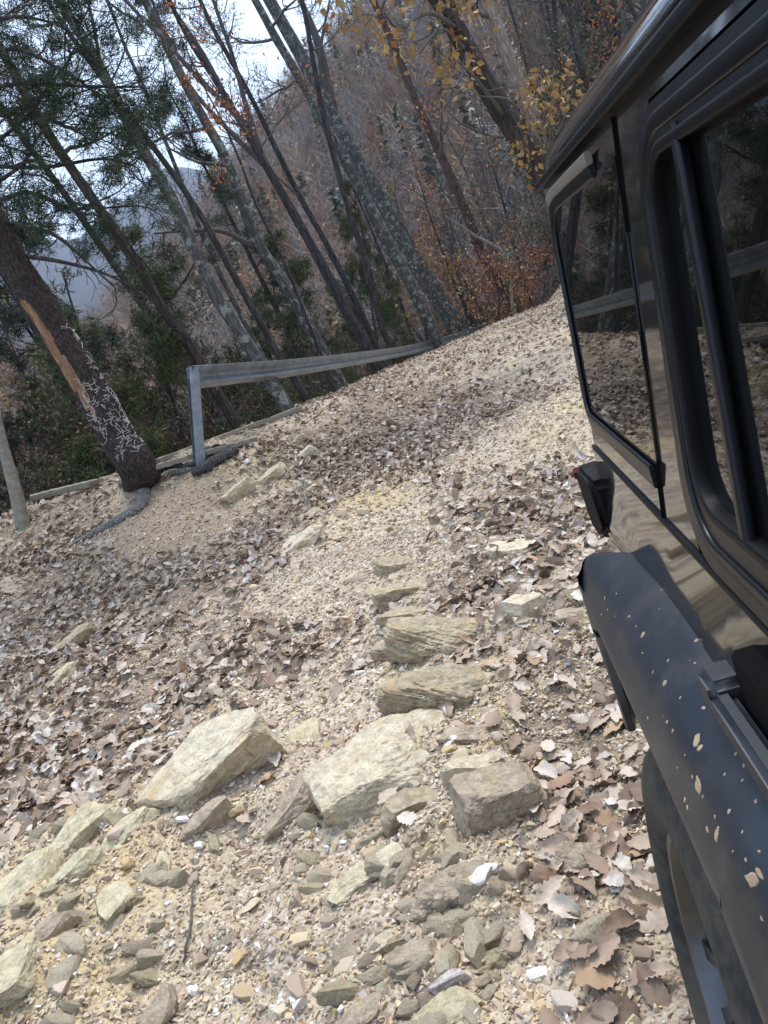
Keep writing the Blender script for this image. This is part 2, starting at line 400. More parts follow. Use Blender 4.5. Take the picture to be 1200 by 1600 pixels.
def HG(X, Y):
    z = _HG0(X, Y)
    X = np.asarray(X, float); Y = np.asarray(Y, float)
    for (mx, my, sx, h) in MOUNDS:
        z = z+h*np.exp(-(((X-mx)**2+(Y-my)**2)/(sx*sx)))
    return z
def HG1(x, y): return float(HG(np.array([x]), np.array([y]))[0])
def hit(u, v, tmax=60):
    """where the sight line through (u, v) meets the ground"""
    r = ray(u, v); t = np.concatenate([np.arange(.8, 12, .02), np.arange(12, tmax, .05)])
    P = CAM+t[:, None]*r; d = P[:, 2]-HG(P[:, 0], P[:, 1])
    i = np.argmax(d < 0)
    if d[i] >= 0: return P[-1]
    f = d[i-1]/(d[i-1]-d[i]); return P[i-1]*(1-f)+P[i]*f
_mp = [(350, 1215, 150, .05), (612, 1200, 150, .10), (770, 1270, 110, .06), (690, 1090, 100, .05), (690, 1000, 90, .05), (640, 930, 80, .05), (600, 860, 90, .04), (455, 1265, 80, .03), (120, 1320, 150, .07), (60, 1440, 130, .07), (10, 1540, 130, .07), (700, 1400, 90, .04),
       (650, 1510, 80, .05), (828, 955, 70, .05), (900, 960, 80, .05), (560, 780, 120, .10), (462, 850, 90, .07), (860, 650, 90, .12), (800, 860, 80, .05), (108, 1015, 80, .05), (370, 765, 70, -.12), (320, 800, 80, -.12), (745, 930, 50, -.06), (300, 1120, 90, -.05), (840, 1190, 70, -.05), (560, 1300, 90, -.06), (690, 1330, 50, -.05), (370, 1340, 80, -.04), (930, 1480, 80, .04), (480, 1470, 150, .04), (300, 1480, 110, -.03), (205, 1520, 60, -.03), (780, 1480, 60, -.04)]
_mm = []
for (u, v, rp_, h) in _mp:
    P = hit(u, v); _mm.append((P[0], P[1], rp_/1200*((P-CAM) @ FW)*1.1, h*.8))
MOUNDS.extend(_mm)
def blob_field(blobs):
    B = []
    for (u, v, rx, w) in blobs:
        P = hit(u, v); az = atan2(P[0], P[1]); lr = log(hypot(P[0], P[1])); d = (P-CAM) @ FW
        B.append((az, lr, rx/1200., w))
    return B
def field(B, X, Y, base):
    az = np.arctan2(X, Y); lr = np.log(np.hypot(X, Y)+1e-6); f = np.zeros_like(X)+base
    for (a, l, s, w) in B:
        k = max(.35, min(1., 1.))
        f = f+w*np.exp(-((az-a)/s)**2-((lr-l)/(s*2.4))**2)
    return f
LB = blob_field([(60, 1080, 150, 1.3), (200, 1160, 130, 1.3), (60, 1200, 110, .9), (150, 1000, 110, .8), (330, 1060, 70, .6), (250, 930, 110, .5), (400, 860, 90, .6), (330, 890, 90, .6), (500, 760, 110, .7), (560, 700, 110, .7), (640, 660, 120, .8), (620, 600, 120, .5), (720, 640, 100, .6), (60, 850, 110, .5), (100, 820, 90, .5), (740, 920, 60, 1.1), (820, 900, 90, .6), (800, 790, 120, .6), (880, 800, 80, .5), (880, 1100, 100, .9), (850, 1230, 80, 1.1), (950, 1220, 80, 1.1), (930, 1050, 90, .6), (400, 1010, 70, .7), (0, 1230, 80, .8), (540, 960, 60, .3), (890, 1480, 70, .35), (960, 1330, 60, .4),
                 (300, 790, 70, -1.2), (210, 820, 60, -.9), (560, 1420, 190, -1.2), (400, 1500, 150, -1.0), (500, 900, 90, -.8), (600, 840, 90, -.8), (450, 950, 70, -.4), (860, 660, 80, -.9), (800, 700, 70, -.6), (560, 780, 60, -.5), (620, 1130, 130, -.6), (350, 1200, 100, -1), (100, 1400, 130, -.9), (330, 1370, 110, -.9), (740, 1400, 90, -.4), (420, 1120, 60, -.2)])
OB = blob_field([(375, 765, 60, 1.), (430, 745, 60, .9), (560, 770, 90, .7), (520, 790, 60, .5), (870, 650, 70, .6), (640, 740, 60, .4), (250, 880, 60, .5), (740, 1090, 60, .7), (760, 1140, 60, .6), (180, 1310, 130, .4), (60, 1400, 120, .5), (0, 1550, 120, .55), (640, 1060, 50, .4), (690, 1350, 90, .4), (760, 1010, 50, .5)])
GB = blob_field([(300, 800, 80, 1.), (220, 830, 60, .9), (360, 790, 50, .8), (420, 1380, 40, -.1), (300, 760, 50, .6), (520, 870, 60, -.3)])
def polar(name, rads, azs, mat, kind='structure'):
    A, Rr = np.meshgrid(np.radians(azs), rads)
    X = (Rr*np.sin(A)).ravel(); Y = (Rr*np.cos(A)).ravel(); Z = HG(X, Y)
    m = len(azs); k = len(rads)
    i = np.arange(k-1)[:, None]*m; j = np.arange(m)[None, :]; j2 = (j+1) % m
    F = np.stack([i+j, i+m+j, i+m+j2, i+j2], -1).reshape(-1, 4)
    V = np.stack([X, Y, Z], 1)
    if rads[0] < 1:
        V = np.vstack([V, [[0, 0, HG1(0, 0)]]]); c = len(V)-1
        T = np.array([[q, (q+1) % m, c] for q in range(m)])
        near = np.hypot(V[:, 0], V[:, 1]) < 45; x_, y_ = V[:, 0], V[:, 1]; nn = fbm(x_*2.5, y_*2.5, 0, 4, 400)
        fr = near & (V[:, 1] > -3)
        at = {'ochre': np.clip(np.where(fr, field(OB, x_, y_, 0), 0)*(.8+.6*nn), 0, .85), 'loam': np.clip(np.where(fr, field(GB, x_, y_, 0), 0)*(.8+.4*nn), 0, .85),
              'humus': np.clip((np.where(fr, field(LB, x_, y_, .25), .4)-.35)*.9+.35*nn, 0, .75)}
        return tag(obj_np(name, V, [F, T], mat, None, True, at), kind=kind)
    return tag(obj_np(name, V, F, mat, None, True), kind=kind)
def azrow(fine, lo, hi, coarse):
    a = np.arange(lo, hi, fine); b = np.linspace(hi, lo+360, int((360-(hi-lo))/coarse)+1)[:-1]
    return np.concatenate([a, b])
polar('ground', np.exp(np.linspace(log(.35), log(62), 760)), azrow(.25, -54, 30, 2.5), M['ground'])
def mat_forestfloor(name, stops, sc):
    t = NT(name); n = t.noise(sc, 8, .7); n2 = t.noise(sc*6, 6, .7)
    c = t.ramp(n, stops); c = t.mix(t.ramp(n2, [(.35, (.7,)*3), (.65, (0,)*3)]), c, tuple(x*.45 for x in stops[0][1]))
    return t.done(c, 1, t.bump(n2, 1., 1.0/sc), .05)
M['floor'] = mat_forestfloor('leafy forest floor', [(.3, (.085, .06, .045)), (.5, (.14, .095, .07)), (.7, (.18, .125, .085))], .35)
M['mount'] = mat_forestfloor('forested mountain', [(.3, (.05, .06, .05)), (.5, (.10, .085, .08)), (.7, (.14, .10, .085))], .03)
polar('hillside', np.exp(np.linspace(log(60), log(430), 90)), azrow(1.2, -50, 45, 5), M['floor'])
polar('mountains', np.exp(np.linspace(log(420), log(3400), 120)), azrow(.5, -50, 45, 4), M['mount'])

# ------------------------------------------------------------------ the car
# car coordinates: a = towards the car's right, b = rearwards, c = up, all measured from the camera's position
CX, CY, CZ = .965, -.36, -1.6
car = empty('off_road_car'); 
_o = CAM + CX*ID + CY*BD + CZ*WD
car.matrix_world = Matrix(((ID[0], BD[0], WD[0], _o[0]), (ID[1], BD[1], WD[1], _o[1]), (ID[2], BD[2], WD[2], _o[2]), (0, 0, 0, 1)))
tag(car, 'glossy black four door off road car parked at the right edge, seen along its side', 'car')
def paint():
    t = NT('glossy black paint'); n = t.noise(3, 6, .65); n2 = t.noise(28, 5, .7); z = t.n('ShaderNodeSeparateXYZ'); t.l(t.co.outputs['Object'], z.inputs[0]); lo = t.ramp(z.outputs[2], [(.55, (.5,)*3), (1., (.03,)*3)])
    c = t.mix(t.math('MULTIPLY', lo, t.ramp(n2, [(.45, (0,)*3), (.7, (1,)*3)])), (.008, .008, .010), (.22, .18, .13))
    r = t.ramp(n, [(.3, (.05,)*3), (.7, (.11,)*3)])
    m = t.done(c, r, t.bump(t.noise(1.7, 2, .5), .05, .05), .55); p = m.node_tree.nodes['Principled BSDF']
    p.inputs['Coat Weight'].default_value = .6; p.inputs['Coat Roughness'].default_value = .035
    return m
def plastic():
    t = NT('textured black plastic'); n = t.noise(5, 6, .65); f = t.noise(260, 3, .6); du = t.noise(9, 7, .72); w = t.noise(2.2, 4, .6, mapscale=(1, .5, 1))
    c = t.mix(t.ramp(n, [(.4, (0,)*3), (.7, (.5,)*3)]), (.012, .017, .027), (.026, .027, .03))
    c = t.mix(t.ramp(du, [(.50, (0,)*3), (.72, (.35,)*3)]), c, (.12, .10, .08))
    r = t.ramp(w, [(.3, (.36,)*3), (.6, (.5,)*3)])
    return t.done(c, r, t.bump(f, .12, .001), .5)
def tyre_mat():
    t = NT('dusty tyre rubber'); n = t.noise(7, 6, .7); n2 = t.noise(30, 5, .7)
    c = t.mix(t.ramp(n, [(.4, (0,)*3), (.66, (.75,)*3)]), (.02, .022, .023), (.10, .088, .066))
    c = t.mix(t.ramp(n2, [(.5, (0,)*3), (.7, (.35,)*3)]), c, (.13, .11, .085))
    return t.done(c, .8, t.bump(n2, .3, .003), .3)
M['paint'] = paint(); M['plastic'] = plastic(); M['tyre'] = tyre_mat()
M['satin'] = mat_simple('satin black trim', (.0035, .004, .006), .32, .3, nsc=8, namt=.3)
M['rubber'] = mat_simple('rubber seal', (.003, .003, .004), .5, .2)
M['glass'] = mat_simple('privacy glass', (.004, .005, .005), .012, .62)
M['rim'] = mat_simple('grey alloy', (.11, .11, .115), .32, .5, .85, nsc=9, namt=.6)
M['rimdark'] = mat_simple('dark alloy pocket', (.02, .021, .024), .4, .5)
M['litstrip'] = mat_simple('trim lip with painted reflection', (.20, .17, .14), .55, .4, nsc=12)  # pale brown base colour stands in for light reflected by the frame lip
M['lampblack'] = mat_simple('black lamp housing', (.003, .003, .004), .65, .15)
M['void'] = mat_simple('dark recess', (.006, .006, .006), .9, .1)
M['redlens'] = mat_simple('red lens', (.12, .005, .006), .12, .6)
M['white'] = mat_simple('clear lens', (.6, .6, .6), .1, .6)
M['mud'] = mat_simple('dried mud', (.46, .33, .22), .95, .1, nsc=60, namt=.6)
M['chrome'] = mat_simple('steel', (.5, .5, .5), .3, .5, 1.)
_AC = [(-1.2, .20), (-1.02, .17), (-.62, .158), (-.565, .160), (-.545, .166), (-.415, .187), (.10, .264), (.16, .273), (.3, .3)]
def AS(c): return np.interp(c, [p[0] for p in _AC], [p[1] for p in _AC])
def L(a, b, c): return (a-CX, b-CY, c-CZ)
def mirror(a): return 2*CX-a
def rpoly(pts, seg=6):
    """polygon corners (x, y, radius) -> rounded outline"""
    out = []; n = len(pts)
    for i in range(n):
        p = Vector(pts[i][:2]); r = pts[i][2]; a = Vector(pts[i-1][:2])-p; b = Vector(pts[(i+1) % n][:2])-p
        if r <= 0: out.append(tuple(p)); continue
        a.normalize(); b.normalize(); ang = a.angle(b); d = r/tan(ang/2); c = p+(a+b).normalized()*(r/sin(ang/2))
        s = p+a*d; e = p+b*d; a0 = atan2(s.y-c.y, s.x-c.x); a1 = atan2(e.y-c.y, e.x-c.x)
        da = (a1-a0+pi) % (2*pi)-pi
        for k in range(seg+1): out.append((c.x+r*cos(a0+da*k/seg), c.y+r*sin(a0+da*k/seg)))
    return out
def panel(name, outline, mat, parent, off=0., thick=.02, side=0, A=AS, holes=None, sm=35, cuts=None, bevel=.003):
    """skin panel that follows the car's side profile; outline in (b, c); off = outward distance"""
    loops = [[Vector((p[0], p[1], 0)) for p in outline]]+[[Vector((p[0], p[1], 0)) for p in h] for h in (holes or [])]
    tri = tessellate_polygon(loops); P = [p for l in loops for p in l]
    bm = bmesh.new(); vs = [bm.verts.new(p) for p in P]
    for t in tri:
        try: bm.faces.new([vs[i] for i in t])
        except ValueError: pass
    for c in (cuts if cuts is not None else [-1.02, -.62, -.565, -.545, -.415, -.3, -.2, -.1, 0, .1]):
        bmesh.ops.bisect_plane(bm, geom=bm.verts[:]+bm.edges[:]+bm.faces[:], plane_co=(0, c, 0), plane_no=(0, 1, 0))
    for b in np.arange(-3, 2, .12):
        bmesh.ops.bisect_plane(bm, geom=bm.verts[:]+bm.edges[:]+bm.faces[:], plane_co=(b, 0, 0), plane_no=(1, 0, 0))
    base = bm.faces[:]
    ex = bmesh.ops.extrude_face_region(bm, geom=base)
    nv = set(v for v in ex['geom'] if isinstance(v, bmesh.types.BMVert))
    if not any(v not in nv for v in bm.verts):
        pass
    for v in bm.verts:
        b, c = v.co.x, v.co.y; a = float(A(c))-off
        if v in nv: a += thick
        if side: a = mirror(a)
        v.co = L(a, b, c)
    # close the back faces
    if bevel:
        eds = [e for e in bm.edges if len(e.link_faces) == 2 and e.calc_face_angle(0) > radians(60)]
        try: bmesh.ops.bevel(bm, geom=eds, offset=bevel, segments=2, affect='EDGES', clamp_overlap=True)
        except Exception: pass
    return obj_bm(name, bm, mat, parent, sm)
def sweep(name, path, sec, mat, parent, closed=False, sm=40, outward=None):
    """sweep a closed section (x = along outward vec, y = in-plane normal) along a 3D path"""
    P = np.array(path, float); n = len(P); S = np.array(sec, float); m = len(S)
    if closed: T = np.roll(P, -1, 0)-np.roll(P, 1, 0)
    else: T = np.gradient(P, axis=0)
    T /= np.linalg.norm(T, axis=1)[:, None]
    O = np.array(outward if outward is not None else (-1, 0, 0), float); O = np.repeat(O[None], n, 0) if O.ndim == 1 else O
    O = O-(O*T).sum(1)[:, None]*T; O /= np.linalg.norm(O, axis=1)[:, None]; N = np.cross(T, O)
    V = P[:, None]+S[None, :, 0:1]*O[:, None]+S[None, :, 1:2]*N[:, None]; V = V.reshape(-1, 3)
    k = n if closed else n-1
    i = np.arange(k)[:, None]*m; j = np.arange(m)[None]; j2 = (j+1) % m; i2 = ((np.arange(k)+1) % n)[:, None]*m
    F = np.stack([i+j, i+j2, i2+j2, i2+j], -1).reshape(-1, 4)
    bm = bmesh.new(); vs = [bm.verts.new(v) for v in V]
    for f in F: bm.faces.new([vs[q] for q in f])
    if not closed:
        bm.faces.new([vs[q] for q in range(m)]); bm.faces.new([vs[(n-1)*m+q] for q in range(m)])
    return obj_bm(name, bm, mat, parent, sm)
def rbox(name, a0, a1, b0, b1, c0, c1, mat, parent, bev=.01, taper=None):
    bm = bmesh.new(); bmesh.ops.create_cube(bm, size=1)
    for v in bm.verts:
        x, y, z = v.co; v.co = L(a0 if x < 0 else a1, b0 if y < 0 else b1, c0 if z < 0 else c1)
    if taper: taper(bm)
    if bev: bmesh.ops.bevel(bm, geom=bm.edges[:], offset=min(bev, .3*min(abs(a1-a0), abs(b1-b0), abs(c1-c0))), segments=3, affect='EDGES')
    return obj_bm(name, bm, mat, parent, 50)
def rsec(w, h, r=.004, k=3):
    return rpoly([(-w/2, -h/2, r), (w/2, -h/2, r), (w/2, h/2, r), (-w/2, h/2, r)], k)

WB, RWB, WC, WR = 1.0, 1.0-2.95, -1.18, .42      # wheel centres (b), height c, radius
arch_r = [(WB+.50, -1.03), (WB+.44, -.80), (WB+.30, -.66), (WB-.20, -.66), (WB-.36, -.80), (WB-.50, -1.03)]
arch_f = [(RWB+.50, -1.03), (RWB+.40, -.80), (RWB+.26, -.66), (RWB-.26, -.66), (RWB-.42, -.80), (RWB-.52, -.95)]
def rear_b(c): return float(np.interp(c, [-1.1, -.415, .142, .3], [1.66, 1.675, 1.875, 1.9]))
DR, DB = .985, .02     # rear door rear / front edge
DF0, DF1 = -.015, -.98
FRONT = -2.35
body = None
for side in (0, 1):
    # tub side: rear quarter below the belt line
    out = [(DR+.008, -.419)]+[(rear_b(c), c) for c in (-.419, -.55, -.8)]+[(1.655, -1.03)]+[(p[0], p[1]) for p in arch_r if p[0] > DR-.2][:4]
    out = [(.962, -.419), (1.668, -.419), (1.66, -.8), (1.655, -1.03)]+arch_r[:3]+[(.80, -.66), (.80, -.612), (.962, -.590)]
    p = panel('quarter_panel', out, M['paint'], car, thick=.02, side=side)
    # hardtop side
    out = [(.93, -.411)]+[(rear_b(c)-.03, c) for c in (-.411, -.2, 0, .139)]+[(-.75, .139), (-.75, .112), (.93, .112), (.985, .05), (.985, -.25)]
    hs = panel('hardtop_side', out, M['paint'], car, thick=.03, side=side, cuts=[-.35, -.2, -.05, .1], bevel=0)
    # quarter window: a sheet of glass glued on, with its moulding
    q = rpoly([(1.085, -.325, .01), (1.63, -.325, .06), (1.735, .085, .06), (1.10, .085, .01)])
    gq = panel('rear_quarter_window', q, M['glass'], car, off=.004, thick=.003, side=side, cuts=[], bevel=0, sm=None)
    ex = 1 if side == 0 else -1
    def mould(pts, w, t, mat, nm='window_moulding', par=gq, lift=.006, closed=False):
        P = []
        for (b, c) in pts:
            a = float(AS(c))-lift; a = mirror(a) if side else a; P.append(L(a, b, c))
        return sweep(nm, P, rsec(t, w), mat, par, closed, 40, (-ex, 0, 0))
    path = rpoly([(1.10, -.343, 0), (1.635, -.343, .06), (1.755, .092, .07), (1.25, .096, 0)], 7)
    mould(path, .036, .008, M['satin'])
    mould([(1.245, .108), (1.45, .108), (1.66, .106), (1.72, .098)], .020, .010, M['litstrip'], lift=.010)  # upper frame lip, its reflection painted as a lighter strip
    # seam lines of the hardtop
    mould([(1.098, .13), (1.098, -.405)], .003, .003, M['void'], 'panel_seam', hs, .001)
    # rear door: lower skin, then upper frame, glass, bar
    dl = rpoly([(DB, -.99, .03), (.44, -.99, .04), (.60, -.79, .05), (.80, -.600, .05), (.955, -.584, .03), (.955, -.405, 0), (DB, -.405, 0)], 5)
    dr = empty('rear_side_door'); dr.parent = car; 
    dsk = panel('door_skin', dl, M['paint'], dr, off=.002, thick=.025, side=side)
    ring_o = rpoly([(DB, -.402, .02), (.965, -.402, .11), (DR+.015, .107, .085), (DB, .107, .03)], 8)
    ring_i = rpoly([(DB+.045, -.335, .03), (.90, -.335, .075), (.955, .068, .06), (DB+.045, .068, .03)], 8)
    fr = panel('window_frame', ring_o, M['satin'], dr, off=.004, thick=.032, side=side, holes=[ring_i], cuts=[-.3, -.15, 0], bevel=.004)
    n = len(ring_i)
    cO = np.array(ring_o); 
    mid = [(b, c) for b, c in rpoly([(DB+.028, -.372, .02), (.925, -.372, .095), (DR-.008, .086, .075), (DB+.028, .086, .03)], 8)]
    mould(mid, .020, .010, M['satin'], 'frame_ridge', fr, .003, True)
    mould([(b, c) for b, c in rpoly([(DB+.052, -.328, .02), (.893, -.328, .07), (.948, .061, .055), (DB+.052, .061, .03)], 8)], .014, .02, M['rubber'], 'rubber_seal', fr, -.001, True)
    gd = panel('door_window', ring_i, M['glass'], dr, off=-.006, thick=.004, side=side, cuts=[], bevel=0, sm=None)
    mould([(.835, .07), (.795, -.10), (.745, -.33)], .020, .013, M['satin'], 'divider_bar', dr, .002)
    # door handle: mount blocks, bar, dark recess
    def hbox(nm, a0, a1, b0, b1, c0, c1, mat, par, bev=.006):
        if side: a0, a1 = mirror(a1), mirror(a0)
        return rbox(nm, a0, a1, b0, b1, c0, c1, mat, par, bev)
    hd = hbox('door_handle', .126, .170, .775, .83, -.540, -.488, M['plastic'], dr, .009)
    hbox('grip', .126, .152, .60, .80, -.540, -.500, M['plastic'], hd, .012)
    hbox('mount', .128, .166, .56, .62, -.540, -.472, M['plastic'], hd, .009)
    hbox('recess', .1555, .19, .62, .765, -.538, -.445, M['void'], hd, .004)
    # front door
    fd = empty('front_side_door'); fd.parent = car
    panel('door_skin', rpoly([(DF1, -.99, .03), (DF0, -.99, .03), (DF0, -.405, 0), (DF1-.05, -.405, 0)], 4), M['paint'], fd, off=.002, thick=.025, side=side)
    ro = rpoly([(DF1+.05, -.402, .02), (DF0, -.402, .02), (DF0, .118, .03), (-.62, .118, .05)], 6)
    ri = rpoly([(DF1+.14, -.335, .02), (DF0-.045, -.335, .03), (DF0-.045, .068, .03), (-.60, .068, .04)], 6)
    panel('window_frame', ro, M['satin'], fd, off=.004, thick=.032, side=side, holes=[ri], cuts=[-.3, -.15, 0])
    panel('door_window', ri, M['glass'], fd, off=-.006, thick=.004, side=side, cuts=[], bevel=0, sm=None)
    hd2 = hbox('door_handle', .128, .166, -.20, -.15, -.567, -.497, M['plastic'], fd, .009)
    hbox('grip', .116, .140, -.34, -.16, -.567, -.519, M['plastic'], hd2, .009)
    # rocker, front fender side, pillars behind the doors
    panel('rocker_panel', rpoly([(-1.30, -1.06, .01), (.49, -1.06, .01), (.47, -.998, 0), (-1.30, -.998, 0)], 3), M['paint'], car, off=-.004, thick=.03, side=side)
    out = [(-.995, -.419), (-.995, -1.03), (RWB+.50, -1.03)]+arch_f[1:]+[(FRONT, -.9), (FRONT, -.52), (-1.15, -.45)]
    panel('front_fender_side', out, M['paint'], car, thick=.02, side=side, off=-.03)
    hbox('door_pillar', .20, .25, -.06, .07, -.41, .13, M['rubber'], car, .004)
# inner black core that closes the tub (between the wheels it is narrower)
rbox('underbody', .36, mirror(.36), RWB-.45, 1.66, -1.05, -.50, M['void'], car, .02)
rbox('cabin_interior', .30, mirror(.30), -.9, 1.62, -.9, .10, M['void'], car, .02)
# belt shelf and gutter
for side in (0, 1):
    ex = 1 if side == 0 else -1
    def sp(nm, pts, sec, mat, par=car):
        P = [L(mirror(a) if side else a, b, c) for (a, b, c) in pts]; return sweep(nm, P, sec, mat, par, False, 45, (-ex, 0, 0))
    sp('belt_seam', [(.190, -.0, -.410), (.190, .9, -.410), (.190, 1.655, -.410)], rsec(.014, .010, .002), M['rubber'])
    sp('drip_rail', [(.262, -.55, .142), (.262, .6, .142), (.263, 1.84, .142)], rsec(.022, .016, .004), M['rubber'])
# roof shell
bm = bmesh.new()
prof = [(.268, .146), (.262, .155), (.266, .172), (.283, .196), (.315, .214), (.37, .226), (.50, .236), (.70, .243), (.965, .246)]
prof = prof+[(mirror(a), c) for a, c in prof[::-1][1:]]
secs = []
bs = [-.78, -.6, -.3, 0, .3, .6, .9, 1.2, 1.45, 1.62, 1.72, 1.79, 1.84, 1.865, 1.875]
dz = [-.05, -.01, 0, 0, 0, 0, 0, 0, 0, -.002, -.008, -.020, -.042, -.066, -.094]
ins = [.04, .01, 0, 0, 0, 0, 0, 0, 0, .0, .004, .012, .03, .055, .09]
for b, d, i_ in zip(bs, dz, ins):
    row = []
    for (a, c) in prof:
        w = min(1, max(0, (c-.146)/.1)); aa = a+(i_ if a < CX else -i_)*(1 if abs(a-CX) > .4 else 0)
        cc = max(.146, c+d*max(.25, w)*1.0) if c > .15 else c
        row.append(bm.verts.new(L(aa, b, min(cc, .146+(c-.146)*max(0., 1+d/.1)))))
    secs.append(row)
for r0, r1 in zip(secs[:-1], secs[1:]):
    for k in range(len(prof)-1): bm.faces.new([r0[k], r0[k+1], r1[k+1], r1[k]])
bm.faces.new(secs[0]); bm.faces.new(secs[-1][::-1])
low = [[bm.verts.new(L(prof[0][0]+.0, b, .140)), bm.verts.new(L(prof[-1][0], b, .140))] for b in (bs[0], bs[-1]-.03)]
obj_bm('hardtop_roof', bm, M['paint'], car, 50)
rbox('roof_liner', .285, mirror(.285), -.76, 1.80, .10, .160, M['rubber'], car, .006)
# rear face: curved corner sheets joining both sides
bm = bmesh.new(); rows = []
for c in (-1.03, -.8, -.6, -.415, -.3, -.15, 0, .142):
    a0 = float(AS(c)); br = rear_b(c)-.004; row = []
    for k in range(7):
        th = pi/2*k/6; row.append((a0+.09*(1-cos(th)) if k else a0, br-.09+.09*sin(th)))
    full = row+[(mirror(a), b) for a, b in row[::-1]]
    rows.append([bm.verts.new(L(a, b, c)) for a, b in full])
for r0, r1 in zip(rows[:-1], rows[1:]):
    for k in range(len(r0)-1): bm.faces.new([r0[k], r0[k+1], r1[k+1], r1[k]])
obj_bm('rear_body', bm, M['paint'], car, 40)
rw = rbox('rear_window', .42, mirror(.42), 1.66, 1.70, -.32, .09, M['glass'], car, .01)
rw.location = rw.location+Vector((0, .105, 0)); rw.rotation_euler = (-.0, 0, 0)
rbox('tailgate', .38, mirror(.38), 1.66, 1.70, -1.0, -.42, M['paint'], car, .015)
# tail lamps: black housing with red lens
for side in (0, 1):
    f = (lambda a: mirror(a)) if side else (lambda a: a)
    prism = [(1.61, -.478), (1.65, -.456), (1.73, -.456), (1.755, -.478), (1.755, -.585), (1.73, -.612), (1.665, -.622), (1.61, -.585)]
    bm = bmesh.new()
    v0 = [bm.verts.new(L(f(.140 if b > 1.63 else .152), b, c)) for b, c in prism]; v1 = [bm.verts.new(L(f(.26), b, c)) for b, c in prism]
    bm.faces.new(v0); bm.faces.new(v1[::-1])
    for k in range(len(prism)): bm.faces.new([v0[k], v1[k], v1[(k+1) % 8], v0[(k+1) % 8]])
    bmesh.ops.bevel(bm, geom=bm.edges[:], offset=.012, segments=3, affect='EDGES')
    tl = obj_bm('tail_light', bm, M['lampblack'], car, 45)
    x0, x1 = sorted((f(.158), f(.25)))
    rbox('red_lens', x0, x1, 1.745, 1.768, -.575, -.475, M['redlens'], tl, .012)
    # stalk of the lens edge seen from the side
    x0, x1 = sorted((f(.130), f(.2)))
    rbox('side_reflector', x0, x1, 1.740, 1.762, -.492, -.468, M['redlens'], tl, .008)

# flares
def flare(side, pts, nm='fender_flare'):
    """pts: (b, c of top at body, top-crease drop) path; section across: body -> crease -> lip"""
    f = (lambda a: mirror(a)) if side else (lambda a: a)
    sec = [(.176, .004), (.166, .002), (.150, -.006), (.125, -.020), (.104, -.034), (.090, -.049), (.081, -.066), (.074, -.086), (.064, -.108), (.060, -.130), (.063, -.150), (.078, -.152), (.085, -.12), (.10, -.088), (.17, -.050)]
    P = [Vector((b, c)) for b, c in pts]; n = len(P); bm = bmesh.new(); R = []
    for i in range(n):
        t = (P[min(i+1, n-1)]-P[max(i-1, 0)]).normalized(); nr = Vector((-t.y, t.x))
        if nr.y < 0 and abs(nr.y) > .01: nr = -nr
        cen = Vector((WB if P[i].x > -.5 else RWB, -1.15))
        if nr.dot(P[i]-cen) < 0: nr = -nr
        e = min(i, n-1-i); tp = 1.0 if (e > 5 or i < 8) else (.55+.08*e); shx = 2.0*max(0., min(1., (P[i].x-1.15)/.28))*max(0., min(1., (P[i].y+.9)/.2))*(P[i].x > 0)
        row = []
        for a, h in sec:
            aa = .172-(.172-a)*tp; p = P[i]+nr*h; row.append(bm.verts.new(L(f(aa), p.x+(.115-aa)*shx, p.y-.008*max(0, (aa-.10)/.07)*shx)))
        R.append(row)
    m = len(sec)
    for i in range(n-1):
        for k in range(m): bm.faces.new([R[i][k], R[i][(k+1) % m], R[i+1][(k+1) % m], R[i+1][k]])
    bm.faces.new(R[0]); bm.faces.new(R[-1][::-1])
    return obj_bm(nm, bm, M['plastic'], car, 62)
def smooth_path(corners, rads, seg=8):
    out = []
    for i, (p, r) in enumerate(zip(corners, rads)):
        if r == 0: out.append(p); continue
        p_ = Vector(p); a = (Vector(corners[i-1])-p_); b = (Vector(corners[i+1])-p_); la, lb = a.length, b.length; a.normalize(); b.normalize()
        ang = a.angle(b); d = min(r/tan(ang/2), la*.49, lb*.49); s = p_+a*d; e = p_+b*d
        for k in range(seg+1):
            t = k/seg; q = s*(1-t)**2+p_*2*t*(1-t)+e*t*t; out.append((q.x, q.y))
    P = [out[0]]
    for q in out[1:]:
        d = hypot(q[0]-P[-1][0], q[1]-P[-1][1]); m = max(1, int(d/.035))
        o_ = P[-1]
        for k in range(1, m+1): P.append((o_[0]+(q[0]-o_[0])*k/m, o_[1]+(q[1]-o_[1])*k/m))
    return P
rp = smooth_path([(1.67, -.98), (1.62, -.74), (1.49, -.541), (1.02, -.543), (.62, -.546), (.50, -.70), (.46, -.86), (.42, -1.03)], [0, .08, .05, 0, .12, .2, .2, 0])
fp = smooth_path([(RWB+.56, -1.03), (RWB+.46, -.78), (RWB+.28, -.56), (RWB-.30, -.56), (RWB-.50, -.72), (RWB-.56, -.88)], [0, .15, .16, .16, .15, 0])
flares = []
for side in (0, 1):
    fl = flare(side, rp); flares.append(fl); flare(side, fp)
